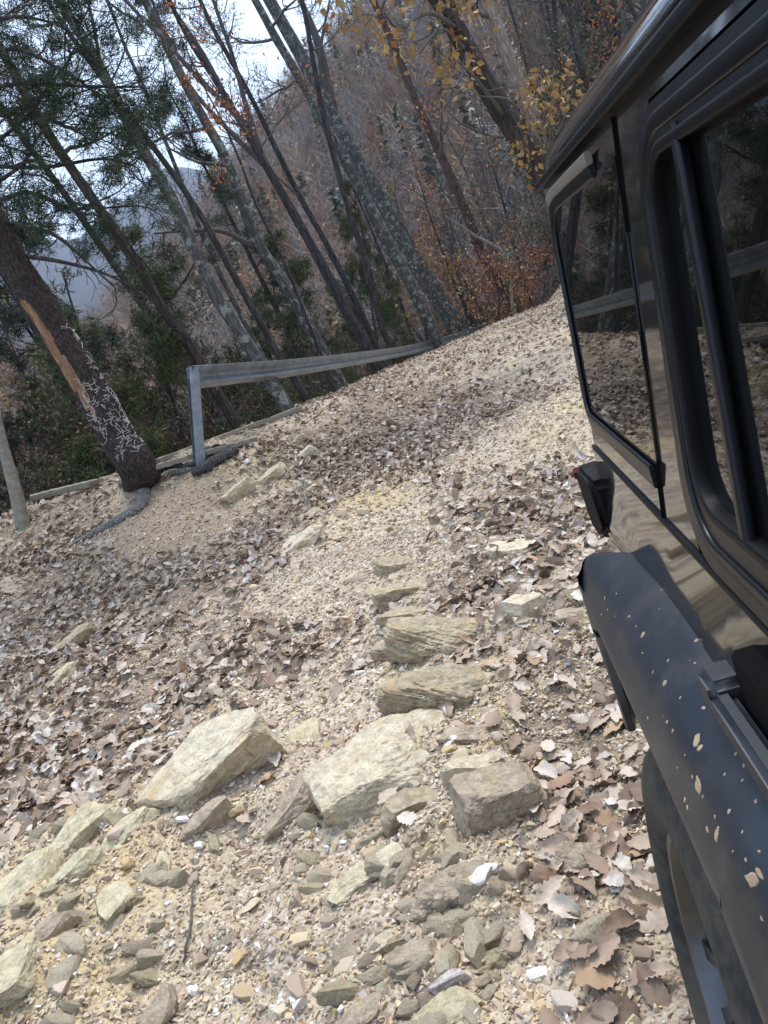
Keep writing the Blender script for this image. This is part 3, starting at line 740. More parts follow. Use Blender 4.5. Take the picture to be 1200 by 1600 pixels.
# mud spatter on the near rear flare, raised dried lumps lying on its top
def flare_pt(u, v, lift=.0015):
    """ray against the flare's evaluated surface, in car coordinates"""
    return None
def mud_lump(bm, O, n_, sz, rs):
    n_ = n_.normalized(); tx = n_.orthogonal().normalized(); ty = n_.cross(tx); k = 10; ph = rs.rand()*6
    el = 1+rs.rand()*.9; c = bm.verts.new(O+n_*sz*.16); ring = []; r2 = []
    tdir = rs.rand()*pi; tx, ty = tx*cos(tdir)+ty*sin(tdir), ty*cos(tdir)-tx*sin(tdir)
    for i in range(k):
        a = 2*pi*i/k; r = sz*(.55+.45*rs.rand()); d = tx*cos(a)*r*el+ty*sin(a)*r
        ring.append(bm.verts.new(O+d-n_*.0008)); r2.append(bm.verts.new(O+d*.75+n_*sz*.12))
    for i in range(k):
        bm.faces.new([ring[i], ring[(i+1) % k], r2[(i+1) % k], r2[i]]); bm.faces.new([r2[i], r2[(i+1) % k], c])
spl = [(1005, 991, 7), (940, 960, 4), (1038, 1068, 8), (1088, 1001, 6), (1086, 1036, 4), (1044, 1032, 4), (1088, 1158, 11), (1094, 1168, 8), (1091, 1226, 15), (1082, 1214, 5), (1042, 1128, 5), (1051, 1142, 5), (1099, 1106, 5), (1150, 1177, 5), (1163, 1195, 6), (1160, 1219, 4), (1105, 1296, 7), (1120, 1303, 10), (1117, 1276, 5), (1139, 1268, 6), (1181, 1252, 5), (1176, 1376, 14), (1186, 1364, 8), (1168, 1372, 7), (1190, 1435, 5), (945, 935, 4), (949, 953, 3), (983, 963, 4), (1063, 1090, 3), (1098, 1245, 4), (1130, 1090, 3), (1161, 1166, 3), (1030, 1300, 3), (1070, 1180, 3), (1165, 1343, 4), (1145, 1330, 3), (1186, 1330, 3), (1012, 1122, 4), (1070, 1250, 6), (1074, 1262, 5), (1058, 1200, 3), (1004, 1020, 3), (1020, 1050, 3), (1160, 1300, 3), (1132, 1210, 3)]
bpy.context.view_layer.update()
from mathutils.bvhtree import BVHTree
fl = flares[0]; bvh = BVHTree.FromPolygons([v.co for v in fl.data.vertices], [p.vertices for p in fl.data.polygons])
inv = np.array(car.matrix_world.inverted())
rs = np.random.RandomState(4)
for (u, v, s) in spl:
    o = inv @ np.append(CAM, 1); d = inv[:3, :3] @ ray(u, v)
    h = bvh.ray_cast(Vector(o[:3]), Vector(d).normalized())
    if h[0] is not None:
        dist = (h[0]-Vector(o[:3])).length; nn = h[1] if h[1].dot(Vector(d)) < 0 else -h[1]
        bm = bmesh.new(); mud_lump(bm, h[0], nn, s*.78*dist/1200, rs); obj_bm('mud_splat', bm, M['mud'], fl, None, False)
# finer specks
bm = bmesh.new()
for k in range(45):
    p = rp[rs.randint(4, len(rp)-4)]; o = Vector(L(.075+.09*rs.rand(), p[0]+rs.randn()*.04, -.3)); h = bvh.ray_cast(o, Vector((0, 0, -1)))
    if h[0] is not None: mud_lump(bm, h[0], h[1] if h[1].z > 0 else -h[1], .0008+.0022*rs.rand()**3, rs)
tag(obj_bm('mud_specks', bm, M['mud'], fl), kind='stuff')

# wheels
def wheel(b, side, ctr=None, axis_a=True, nm='wheel'):
    w = empty(nm); w.parent = car
    a_in = .30; 
    prof = [(.295, .235), (.30, .30), (.30, .36), (.285, .395), (.265, .410), (.235, .417), (.16, .420), (.085, .416), (.062, .407), (.046, .390), (.036, .365), (.031, .335), (.033, .305), (.040, .284), (.048, .272), (.064, .262)]
    def lathe(profile, n, mat, name, par, sm=35, close=True):
        bm = bmesh.new(); R = []
        for k in range(n):
            t = 2*pi*k/n
            R.append([bm.verts.new((a, r*cos(t), r*sin(t))) for a, r in profile])
        m = len(profile)
        for k in range(n):
            for q in range(m if close else m-1):
                bm.faces.new([R[k][q], R[(k+1) % n][q], R[(k+1) % n][(q+1) % m], R[k][(q+1) % m]])
        return obj_bm(name, bm, mat, par, sm)
    tb = lathe(prof, 96, M['tyre'], 'tyre', w)
    # tread blocks and sidewall lugs in the same rubber
    bm = bmesh.new()
    for k in range(44):
        t = 2*pi*k/44
        for (a0, a1, r0, r1, dt, ph) in ((.098, .118, .40, .423, .055, 0), (.125, .165, .41, .427, .05, .5), (.178, .218, .41, .427, .05, 0), (.225, .245, .40, .423, .055, .5)):
            tt = t+ph*2*pi/44; vs = []
            for da in (0, 1):
                for dr in (0, 1):
                    for d2 in (-1, 1):
                        a = a1 if da else a0; r = r1 if dr else r0
                        if a0 < .043 and dr == 1: a += .010
                        vs.append(bm.verts.new((a, r*cos(tt+d2*dt), r*sin(tt+d2*dt))))
            for q in ((0, 1, 3, 2), (4, 6, 7, 5), (0, 4, 5, 1), (2, 3, 7, 6), (0, 2, 6, 4), (1, 5, 7, 3)): bm.faces.new([vs[i] for i in q])
    obj_bm('tread', bm, M['tyre'], tb)
    rp_ = [(.060, .264), (.050, .260), (.052, .247), (.075, .237), (.12, .23), (.25, .23), (.29, .228), (.295, .235)]
    rim = lathe(rp_, 64, M['rim'], 'rim', w, 35, False)
    bm = bmesh.new()
    for k in range(5):       # five broad split spokes with dark pockets
        t0 = 2*pi*k/5+.3
        for s_ in (-1, 1):
            pr = [(.045, s_*.10-.11), (.075, s_*.16-.08), (.14, s_*.20-.055), (.243, s_*.24-.07), (.243, s_*.24+.07), (.14, s_*.20+.055), (.075, s_*.16+.08), (.045, s_*.10+.11)]
            A = [.105, .100, .088, .075, .075, .088, .100, .105]
            f0 = [bm.verts.new((A[i], r*cos(t0+d), r*sin(t0+d))) for i, (r, d) in enumerate(pr)]
            f1 = [bm.verts.new((A[i]+.03, r*cos(t0+d), r*sin(t0+d))) for i, (r, d) in enumerate(pr)]
            bm.faces.new(f0); bm.faces.new(f1[::-1])
            for i in range(8): bm.faces.new([f0[i], f1[i], f1[(i+1) % 8], f0[(i+1) % 8]])
    sp_ = obj_bm('spokes', bm, M['rim'], rim, 30)
    lathe([(.088, .0005), (.088, .03), (.096, .042), (.12, .044), (.12, .0005)], 32, M['rimdark'], 'hub_cap', rim, 35, False)
    lathe([(.165, .001), (.16, .23)], 32, M['rimdark'], 'brake_backing', rim, 35, False)
    lathe([(.058, .2585), (.056, .2555), (.061, .2475), (.067, .2425), (.070, .2455), (.064, .2565)], 64, M['chrome'], 'rim_lip', rim, 60)
    return w
ws = []
for b in (WB, RWB):
    for side in (0, 1):
        w = wheel(b, side); loc = Vector(L(0, b, WC))
        if side: w.location = Vector(L(mirror(0), b, WC)); w.rotation_euler = (0, 0, pi)
        else: w.location = loc
        w.rotation_euler.x = .25*(b > 0)
        if b > 0 and not side: w.rotation_euler.y = .095; w.location.x -= .010
w = wheel(0, 0, nm='spare_wheel'); w.location = Vector(L(CX-.06, 2.02, -.72)); w.rotation_euler = (0, 0, -pi/2)
# front: hood, grille, lamps, bumpers, windscreen
def lofty(bm): pass
rbox('hood', .36, mirror(.36), FRONT, -1.12, -.62, -.40, M['paint'], car, .05)
gr = rbox('grille', .34, mirror(.34), FRONT-.06, FRONT+.01, -1.0, -.44, M['paint'], car, .03)
for k in range(7):
    x = CX-.21+.07*k; rbox('grille_slot', x-.017, x+.017, FRONT-.068, FRONT-.04, -.86, -.52, M['void'], gr, .004)
for x in (.52, mirror(.52)):
    bm = bmesh.new(); bmesh.ops.create_uvsphere(bm, u_segments=24, v_segments=12, radius=.095)
    for v in bm.verts: v.co = Vector(L(x, FRONT-.055, -.63))+Vector((v.co.x, v.co.y*.35, v.co.z))
    obj_bm('headlight', bm, M['white'], car, 60)
for side in (0, 1):
    x0, x1 = sorted((mirror(.15), mirror(.37)) if side else (.15, .37)); rbox('front_wing', x0, x1, FRONT+.1, -1.1, -.66, -.50, M['paint'], car, .03)
    x0, x1 = sorted((mirror(.28), mirror(.31)) if side else (.28, .31))
rbox('front_bumper', .12, mirror(.12), FRONT-.22, FRONT-.05, -1.12, -.95, M['plastic'], car, .03)
rbox('rear_bumper', .15, mirror(.15), 1.66, 1.83, -1.13, -.98, M['plastic'], car, .03)
bm = bmesh.new(); q = [L(.24, -1.02, -.41), L(mirror(.24), -1.02, -.41), L(mirror(.31), -.76, .16), L(.31, -.76, .16)]
v0 = [bm.verts.new(p) for p in q]; v1 = [bm.verts.new(Vector(p)+Vector((0, .03, 0))) for p in q]
bm.faces.new(v0); bm.faces.new(v1[::-1])
for k in range(4): bm.faces.new([v0[k], v1[k], v1[(k+1) % 4], v0[(k+1) % 4]])
ws_ = obj_bm('windscreen', bm, M['glass'], car)
P = [Vector(p)+Vector((0, -.008, 0)) for p in q]
sweep('windscreen_frame', P, rsec(.05, .06, .01), M['paint'], ws_, True, 40, (0, -1, 0))
rbox('cowl', .20, mirror(.20), -1.16, -.94, -.60, -.415, M['paint'], car, .02)
for side in (0, 1):
    x0, x1 = sorted((mirror(-.10), mirror(.10)) if side else (-.10, .10))
    mr = rbox('side_mirror', x0, x1, -1.02, -.95, -.37, -.18, M['plastic'], car, .03)
    x0, x1 = sorted((mirror(.08), mirror(.2)) if side else (.08, .2)); rbox('mirror_arm', x0, x1, -1.0, -.96, -.35, -.30, M['plastic'], mr, .01)

# ------------------------------------------------------------------ guard rail, edging boards, stake, logs
def galv():
    t = NT('weathered galvanised steel'); n = t.noise(3.5, 6, .65, .4); n2 = t.noise(22, 5, .7); s = t.noise(5, 4, .6, mapscale=(1, 1, .25))
    c = t.ramp(n, [(.3, (.13, .17, .22)), (.55, (.24, .29, .35)), (.75, (.38, .44, .50))])
    c = t.mix(t.ramp(s, [(.52, (0,)*3), (.7, (.7,)*3)]), c, (.13, .10, .085))
    c = t.mix(t.ramp(n2, [(.6, (0,)*3), (.72, (.4,)*3)]), c, (.12, .10, .09))
    return t.done(c, t.ramp(n2, [(.3, (.26,)*3), (.7, (.45,)*3)]), t.bump(n2, .12, .002), .5, Metallic=.55)
M['galv'] = galv()
_rl = [(301, 590, 10.3), (384, 582, 12.3), (467, 573, 15), (575, 557.5, 20.8), (640, 546.5, 26), (690, 534, 29.5), (735, 519, 32), (775, 506, 35)]
RL = [at_depth(*p) for p in _rl]
def catmull(P, n):
    P = [np.array(p, float) for p in P]; Q = [2*P[0]-P[1]]+P+[2*P[-1]-P[-2]]; out = []
    for i in range(1, len(Q)-2):
        for k in range(n):
            t = k/n; a, b, c, d = Q[i-1:i+3]
            out.append(.5*((2*b)+(-a+c)*t+(2*a-5*b+4*c-d)*t*t+(-a+3*b-3*c+d)*t**3))
    out.append(Q[-2]); return np.array(out)
RP = catmull(RL, 6)
rail = empty('guardrail', tuple(at_depth(312, 703, 10.3)))
tag(rail, 'grey steel W beam guardrail along the drop, its near end on a single bare post', 'guardrail')
# W section: x = towards road, y = down
wsec = [(.060, -.158), (.080, -.152), (.084, -.136), (.072, -.118), (.030, -.062), (.010, -.030), (.004, -.005), (.012, .020), (.050, .052), (.078, .066), (.086, .080), (.080, .096), (.050, .118), (.018, .138), (.006, .156)]
sec = wsec+[(x-.004, y) for x, y in wsec[::-1]]
sec = [((x-.045)*1.3, y) for x, y in sec]
# post/rail lean: the upright runs along the picture's post
POST_T = at_depth(303, 573, 10.3); POST_B = at_depth(313, 712, 10.3); PU = (POST_T-POST_B)/np.linalg.norm(POST_T-POST_B)
T = np.gradient(RP, axis=0); T /= np.linalg.norm(T, axis=1)[:, None]
OUT = []
for i, t in enumerate(T):
    f = max(0, 1-i/20.); up = PU*f+np.array([0, 0, 1.])*(1-f); up -= t*(up @ t); up /= np.linalg.norm(up); o = np.cross(t, up); OUT.append(o)
def rel(P, e): return [tuple(np.array(p)-np.array(e.location)) for p in P]
bo = sweep('beam', rel(RP, rail), sec, M['galv'], rail, False, 40, outward=np.array(OUT))
# flared end plate, splice bolts, posts
def hpost(base, top, face, w=.15, d=.12, nm='post'):
    base = np.array(base); top = np.array(top); up = (top-base)/np.linalg.norm(top-base); f = np.array(face)-up*(np.dot(face, up)); f /= np.linalg.norm(f); s = np.cross(up, f)
    t = .008; sec2 = [(-w/2, d/2), (w/2, d/2), (w/2, d/2-t), (t/2, d/2-t), (t/2, -d/2+t), (w/2, -d/2+t), (w/2, -d/2), (-w/2, -d/2), (-w/2, -d/2+t), (-t/2, -d/2+t), (-t/2, d/2-t), (-w/2, d/2-t)]
    V = [base+s*x+f*y for x, y in sec2]+[top+s*x+f*y for x, y in sec2]; V = rel(V, rail); m = 12
    bm = bmesh.new(); vs = [bm.verts.new(v) for v in V]
    for k in range(m): bm.faces.new([vs[k], vs[(k+1) % m], vs[m+(k+1) % m], vs[m+k]])
    bm.faces.new(vs[:m]); bm.faces.new(vs[m:][::-1])
    return obj_bm(nm, bm, M['galv'], rail, 30)
tow = CAM-POST_B; tow[2] = 0; tow /= np.linalg.norm(tow)
side_off = OUT[0]/np.linalg.norm(OUT[0])
fdir = tow*.95+np.cross(tow, [0, 0, 1.])*-.35
hpost(POST_B-PU*.35-fdir*.05, POST_T+PU*.0-fdir*.05, fdir, .135, .10)
acc = 0
for i in range(1, len(RP)):
    acc += np.linalg.norm(RP[i]-RP[i-1])
    if acc > 3.8 and RP[i][1] > 28:
        acc = 0; p = RP[i]-OUT[i]*.11; g = HG1(p[0], p[1]); hpost((p[0], p[1], min(g-.3, p[2]-.9)), (p[0], p[1], p[2]+.14), OUT[i])
for i, (da, dy) in enumerate([(.06, -.10), (.06, .10), (.20, -.10), (.20, .10)]):
    p = RP[0]+T[0]*da+OUT[0]*.012-PU*dy
    bm = bmesh.new(); bmesh.ops.create_uvsphere(bm, u_segments=10, v_segments=6, radius=.014)
    for v in bm.verts: v.co += Vector(p-np.array(rail.location))
    obj_bm('bolt', bm, M['bolt'] if 'bolt' in M else M['void'], rail, 60)
def board(name, px0, px1, w, h, mat, label, cat, d0=None, d1=None, lift=.03, sag=.0):
    A = hit(*px0) if d0 is None else at_depth(*px0, d0); B = hit(*px1) if d1 is None else at_depth(*px1, d1)
    n = 26; P = [A+(B-A)*t+np.array([0, 0, lift-sag*4*t*(1-t)]) for t in np.linspace(0, 1, n)]
    rs = np.random.RandomState(int(px0[0]))
    P = [p+np.array([rs.randn()*.004, rs.randn()*.004, rs.randn()*.003]) for p in P]
    e = tuple(P[0]); P = [tuple(p-np.array(e)) for p in P]
    o = sweep(name, P, rsec(w, h, .006), mat, None, False, 40, outward=(0, 0, 1))
    o.location = e; return tag(o, label, cat)
board('edging_board', (50, 781), (205, 743), .085, .13, M['plank'], 'weathered grey board lying left of and behind the scarred trunk at the drop', 'board', 11.0, 11.25)
board('edging_board', (247, 724), (470, 640), .075, .12, M['plank'], 'long pale edging board running behind the guardrail post up to its tip', 'board', 10.75, 13.6)
board('edging_board', (243, 733), (402, 689), .07, .10, M['plank'], 'shorter dark-sided board lying in front of the guardrail post', 'board', 10.1, 11.0)
# stake
A = at_depth(34, 812, 10.6); B = at_depth(-8, 640, 10.6); tb = TB()
P = [A+(B-A)*t+np.array([.01*sin(t*7), 0, 0]) for t in np.linspace(-.15, 1, 14)]
tb.tube(np.array(P)-A, np.linspace(.105, .06, 14), 10); o = tb.obj('leaning_stake', M['plank']); o.location = A
tag(o, 'pale weathered wooden stake leaning at the far left edge of the road', 'stake')
# charred log and dead branch by the post
def stick(name, pts, r, mat, label, cat, group=None, sides=9, lift=.04, depths=None, seed=0, jitter=.01, branches=0):
    P = [hit(*p)+np.array([0, 0, lift]) if depths is None else at_depth(*p, depths[i]) for i, p in enumerate(pts)]
    C = catmull(P, 7); rs = np.random.RandomState(seed); C = C+rs.randn(*C.shape)*jitter
    R = np.interp(np.linspace(0, 1, len(C)), np.linspace(0, 1, len(r)), r)*(1+rs.randn(len(C))*.06)
    tb = TB(); o0 = C[0].copy(); tb.tube(C-o0, R, sides)
    for k in range(branches):
        i = rs.randint(2, len(C)-2); d = rs.randn(3)*.5; d[2] = abs(d[2])*.6; L_ = .15+rs.rand()*.25
        tb.tube([C[i]-o0, C[i]-o0+d*L_*.5, C[i]-o0+d*L_+[0, 0, -.03]], [R[i]*.5, R[i]*.35, R[i]*.12], 5)
    o = tb.obj(name, mat); o.location = o0; return tag(o, label, cat, group) if label else o
stick('charred_log', [(303, 748), (330, 733), (352, 720), (372, 709)], [.05, .075, .08, .06], M['char'], 'short charred log lying on the dirt bank below the guardrail post', 'log', lift=.07, jitter=.006)
stick('fallen_branch', [(232, 762), (247, 745), (262, 736), (300, 733), (318, 722), (333, 707), (352, 704), (372, 709)], [.03, .04, .045, .045, .045, .035, .02], M['char'], 'crooked grey dead branch lying between the scarred trunk and the charred log', 'branch', lift=.06, branches=5, seed=3)
stick('dry_twig', [(287, 1508), (298, 1450), (305, 1370), (303, 1345)], [.004, .005, .004, .003], M['twig'], 'thin dark twig standing out on the gravel at lower left', 'twig', lift=.01, jitter=.002, sides=6)
stick('dry_twig', [(505, 975), (480, 985), (440, 982)], [.006, .008, .005], M['twig'], 'dark twig on the leaf litter left of the layered ledges', 'twig', lift=.015, jitter=.002, sides=6, seed=5)

# ------------------------------------------------------------------ rocks
def rock_mesh(seed, size, cuts=9, sub=4, strat=0., rough=.05, flat=0.0, bias=None):
    """a block broken along a bedding plane and two joint directions, then chipped"""
    rs = np.random.RandomState(seed); bm = bmesh.new(); bmesh.ops.create_icosphere(bm, subdivisions=sub, radius=1.35)
    V = np.array([v.co for v in bm.verts]); F = np.array([[v.index for v in f.verts] for f in bm.faces]); bm.free()
    def cut(n, d):
        n = np.array(n, float); n /= np.linalg.norm(n); k = V @ n; m = k > d; V[m] -= (k[m]-d)[:, None]*n
    th = rs.rand()*1.2-.6; sets = [((0, 0, 1), .62), ((cos(th), sin(th), .1), .85), ((-sin(th), cos(th), .1), .8)]
    for (n, d) in sets:
        for sg in (1, -1):
            for q in range(2): cut(np.array(n)*sg+rs.randn(3)*(.10+.16*q), d*(.82+.3*rs.rand())+.06*q)
    for (n, d) in (bias or []): cut(n, d)
    for _ in range(cuts):
        n = rs.randn(3); n[2] = abs(n[2])*.7; n /= np.linalg.norm(n); cut(n, (V @ n).max()*(.76+.16*rs.rand()))
    for _ in range(26):
        n = rs.randn(3); n /= np.linalg.norm(n); cut(n, (V @ n).max()*(.93+.05*rs.rand()))
    W = V*np.array(size); s = float(max(size)); N = V/(np.linalg.norm(V, axis=1)[:, None]+1e-6); q = W/s
    dsp = rough*.55*fbm(q[:, 0]*2.6+seed, q[:, 1]*2.6, q[:, 2]*4.5, 5, seed % 50, .58)+.010*fbm(q[:, 0]*15+seed, q[:, 1]*15, q[:, 2]*22, 3, seed % 40, .6)
    # broken steps: quantised noise makes little ledges and fracture scars
    st = fbm(q[:, 0]*1.9+seed, q[:, 1]*1.9, q[:, 2]*3.2, 3, seed % 31); dsp = dsp+.05*(np.floor(st*3.5)/3.5)
    if strat:
        ph = (q[:, 2]+.22*q[:, 0]+.04*fbm(q[:, 0]*2, q[:, 1]*2, 0, 2, 5))*13; dsp = dsp+strat*1.3*vnoise(np.floor(ph)*3.7, 0*ph, 0, 3)-strat*.9*np.exp(-(((ph % 1)-.5)/.09)**2)
    W = W+N*(dsp*s)[:, None]
    return W, F
def rock(name, u, v, wpx, hpx, mat, label, seed, zfac=.5, rot=0., sink=.3, tilt=0., cuts=9, sub=4, strat=0., rough=.05, group=None, cat='rock', flat=0., bias=None, depthfac=1.):
    P = hit(u, v); d = (P-CAM) @ FW; sx = wpx/2400*d*1.08; 
    elev = abs(P[2]-CAM[2])/np.linalg.norm(P-CAM)          # foreshortening of the ground
    hy = hpx/2400*d; sy = max(.45*sx, min(1.6*sx, (hy-zfac*sx*.6)/max(.35, elev)))*depthfac
    W, F = rock_mesh(seed, (sx, sy, sx*zfac), cuts, sub, strat, rough, flat, bias)
    o = obj_np(name, W, F, M[mat], None, True); o.data.set_sharp_from_angle(angle=radians(17))
    az = atan2(P[0], P[1])
    o.location = (P[0], P[1], P[2]+sx*zfac*(1-2*sink)*.5-.10*sx)
    o.rotation_euler = (radians(tilt), radians(rot), -az)
    return tag(o, label, cat, group)
ROCKS = [
 ('boulder', 350, 1215, 255, 165, 'rock_cream', 'large cream boulder with a flat pale top and dark shaded front', 101, .66, -12, .30, 4, 5, .025, [((.15, -1, -.35), .52), ((.02, -.10, 1), .50), ((-.75, -.6, -.2), .72)]),
 ('boulder', 608, 1195, 270, 190, 'rock_cream', 'broad olive and cream rock hump with a hollow in its top, centre', 102, .42, 8, .52, 12, 9, .05, None),
 ('boulder', 772, 1262, 185, 185, 'rock_brown', 'rounded brown-grey boulder below the cream hump, beside the leaf drift', 103, .74, 6, .32, 0, 8, .03, [((0, -1, -.1), .6), ((.1, -.5, 1), .62)]),
 ('rock', 745, 1205, 130, 60, 'rock_cream', 'pale cream cap rock resting behind the rounded brown boulder', 104, .45, 16, .3, 0, 8, .05, None),
 ('rock', 690, 1085, 200, 90, 'rock_grey', 'grey slanting slab with a mossy dark underside, lowest ledge of the row', 105, .42, 20, .25, 8, 7, .05, None),
 ('rock', 685, 1000, 175, 75, 'rock_grey', 'thinly layered ledge with dark cracks in the middle of the track', 106, .42, 18, .3, 6, 6, .05, None),
 ('rock', 735, 1050, 105, 40, 'rock_brown', 'orange-brown layered slab just right of the layered ledge', 107, .35, 22, .35, 0, 6, .04, None),
 ('rock', 745, 1145, 120, 52, 'rock_brown', 'flat tan slab between the slanting slab and the pale cap rock', 108, .25, 22, .4, 0, 6, .04, None),
 ('rock', 635, 928, 110, 45, 'rock_grey', 'olive grey ledge above the layered ledge', 109, .4, 16, .3, 0, 7, .05, None),
 ('rock', 642, 962, 90, 40, 'rock_grey', 'narrow grey ledge wedged under the olive grey ledge', 110, .4, 14, .35, 0, 7, .05, None),
 ('rock', 620, 884, 75, 38, 'rock_grey', 'dark topped grey rock, uppermost of the ledges', 111, .45, 20, .3, 0, 7, .04, None),
 ('rock', 615, 1018, 80, 42, 'rock_brown', 'small brown hooked rock left of the layered ledge', 112, .45, 12, .3, 0, 7, .05, None),
 ('rock', 828, 950, 82, 62, 'rock_cream', 'cream and ochre rock standing in the leaves near the car fender', 113, .6, 8, .28, 0, 8, .04, None),
 ('rock', 800, 858, 90, 38, 'rock_cream', 'low pale rock uphill of the cream and ochre rock', 114, .35, 10, .4, 0, 8, .04, None),
 ('rock', 455, 1262, 140, 50, 'rock_brown', 'long tan wedge of rock right of the large cream boulder', 115, .38, -24, .3, 0, 7, .04, None),
 ('rock', 545, 1250, 95, 60, 'rock_grey', 'grey wedge leaning on the left foot of the cream hump', 116, .5, -20, .3, 0, 8, .04, None),
 ('rock', 640, 1262, 115, 62, 'rock_grey', 'dark slate rock in the shaded gap between hump and rounded boulder', 117, .5, 10, .35, 0, 8, .04, None),
 ('rock', 325, 1285, 95, 50, 'rock_brown', 'brown rock tucked under the front of the large cream boulder', 118, .5, -10, .3, 0, 8, .05, None),
 ('rock', 120, 1312, 150, 60, 'rock_yellow', 'yellow crumbling rock crest left of the large cream boulder', 119, .42, -12, .35, 0, 9, .07, None),
 ('rock', 205, 1300, 110, 55, 'rock_yellow', 'pale yellow rock joining the crest to the large boulder', 120, .5, -12, .35, 0, 9, .06, None),
 ('rock', 115, 1365, 95, 60, 'rock_yellow', 'jagged bright yellow rock under the yellow crest', 121, .55, -8, .3, 0, 9, .07, None),
 ('rock', 40, 1385, 120, 95, 'rock_yellow', 'yellowish rock at the left edge beside the jagged one', 122, .5, -6, .35, 0, 8, .06, None),
 ('rock', 70, 1460, 95, 60, 'rock_brown', 'squarish tan rock with an orange tinge near the left edge', 123, .5, -4, .3, 0, 7, .03, None),
 ('rock', 20, 1530, 150, 130, 'rock_yellow', 'big ochre rock cut by the lower left edge of the view', 124, .6, 0, .3, 0, 8, .06, None),
 ('rock', 185, 1405, 60, 75, 'rock_yellow', 'upright yellow-brown rock between the jagged rock and the curled leaves', 125, .6, -5, .3, 0, 8, .04, None),
 ('rock', 700, 1395, 145, 85, 'rock_brown', 'broken dark brown rock below the rounded boulder', 126, .5, 6, .35, 0, 9, .07, None),
 ('rock', 650, 1505, 105, 85, 'rock_brown', 'dark hollowed rock near the bottom beside the pink stone', 127, .55, 4, .3, 0, 9, .07, None),
 ('stone', 704, 1538, 66, 46, 'rock_pink', 'pinkish white block of stone with a dark side at the bottom', 128, .62, 0, .15, 0, 7, .02, [((0, -1, .1), .5), ((0, .2, 1), .5)]),
 ('rock', 600, 1482, 62, 40, 'rock_cream', 'pale rounded stone left of the dark hollowed rock', 129, .6, 0, .2, 0, 7, .03, None),
 ('rock', 915, 1345, 130, 70, 'rock_brown', 'low brown rock in the leaves beside the car wheel', 130, .4, 14, .4, 0, 8, .05, None),
 ('rock', 560, 1375, 120, 52, 'rock_yellow', 'olive yellow slab with a dark chip left of the broken brown rock', 131, .35, -10, .35, 0, 7, .04, None),
 ('rock', 615, 1345, 55, 62, 'rock_cream', 'white pointed stone standing below the dark slate rock', 132, .6, -6, .25, 0, 7, .03, None),
 ('rock', 480, 1150, 60, 70, 'rock_yellow', 'yellow rock sliver between the large boulder and the cream hump', 133, .4, -20, .3, 0, 8, .04, None),
 ('rock', 108, 1012, 95, 50, 'rock_grey', 'greenish rock poking out of the leaf drift on the left', 134, .45, -18, .35, 0, 8, .05, None),
 ('rock', 92, 1058, 60, 34, 'rock_yellow', 'yellow stone just below the greenish rock in the leaf drift', 135, .4, -16, .35, 0, 8, .05, None),
 ('rock', 462, 850, 105, 40, 'rock_cream', 'low cream rock mound on the far bend of the leaf drift', 136, .3, -18, .42, 0, 8, .05, None),
 ('rock', 485, 812, 52, 36, 'rock_grey', 'small greenish grey rock above the low cream mound', 137, .5, -10, .3, 0, 8, .04, None),
 ('rock', 373, 768, 70, 42, 'rock_yellow', 'ochre rock ribs in the dirt bank under the charred log', 138, .5, -14, .35, 0, 8, .06, None),
 ('rock', 425, 745, 62, 36, 'rock_yellow', 'cracked ochre rock in the bank right of the charred log', 139, .5, -16, .35, 0, 8, .06, None),
 ('rock', 478, 712, 46, 26, 'rock_cream', 'white stone at the top of the dirt bank', 140, .5, -18, .3, 0, 8, .04, None),
 ('rock', 462, 692, 40, 22, 'rock_grey', 'grey slab stone behind the white stone of the bank', 141, .4, -20, .3, 0, 8, .04, None),
 ('rock', 1005, 1400, 100, 80, 'rock_brown', 'brown crumbling rock right beside the tyre', 142, .35, 8, .42, 0, 8, .06, None),
 ('rock', 690, 1590, 120, 60, 'rock_yellow', 'flat olive rock at the very bottom below the pink stone', 143, .4, 0, .4, 0, 8, .04, None),
 ('rock', 560, 1590, 110, 40, 'rock_brown', 'half buried brown rock at the bottom edge left of the olive one', 144, .35, 0, .45, 0, 8, .04, None),
 ('rock', 240, 1590, 110, 70, 'rock_brown', 'half buried slanting brown rock at the bottom left', 145, .35, -20, .42, 0, 8, .04, None),
 ('rock', 870, 1180, 70, 30, 'rock_brown', 'flat brown rock showing through leaves near the fender tip', 146, .3, 12, .4, 0, 8, .04, None),
 ('rock', 905, 960, 80, 40, 'rock_grey', 'grey tan rock half under the car flank beside the fender', 147, .35, 10, .4, 0, 8, .05, None),
]
M['rock_pink'] = mat_rock('pink quartz stone', (.62, .42, .38), (.72, .64, .62), (.5, .3, .26))
for (nm, u, v, w, h, mt, lb, sd_, zf, rot, sk, tl_, cu, rg, bias) in ROCKS:
    strat = .03 if 'layer' in lb or 'ledge' in lb or 'slab' in lb else 0
    rock(nm, u, v, w, h, mt, lb, sd_, zf*1.15, rot, sk, tl_, cu, 5 if w < 130 else 6, strat, rg, cat='boulder' if nm == 'boulder' else ('stone' if nm == 'stone' else 'rock'), bias=bias)

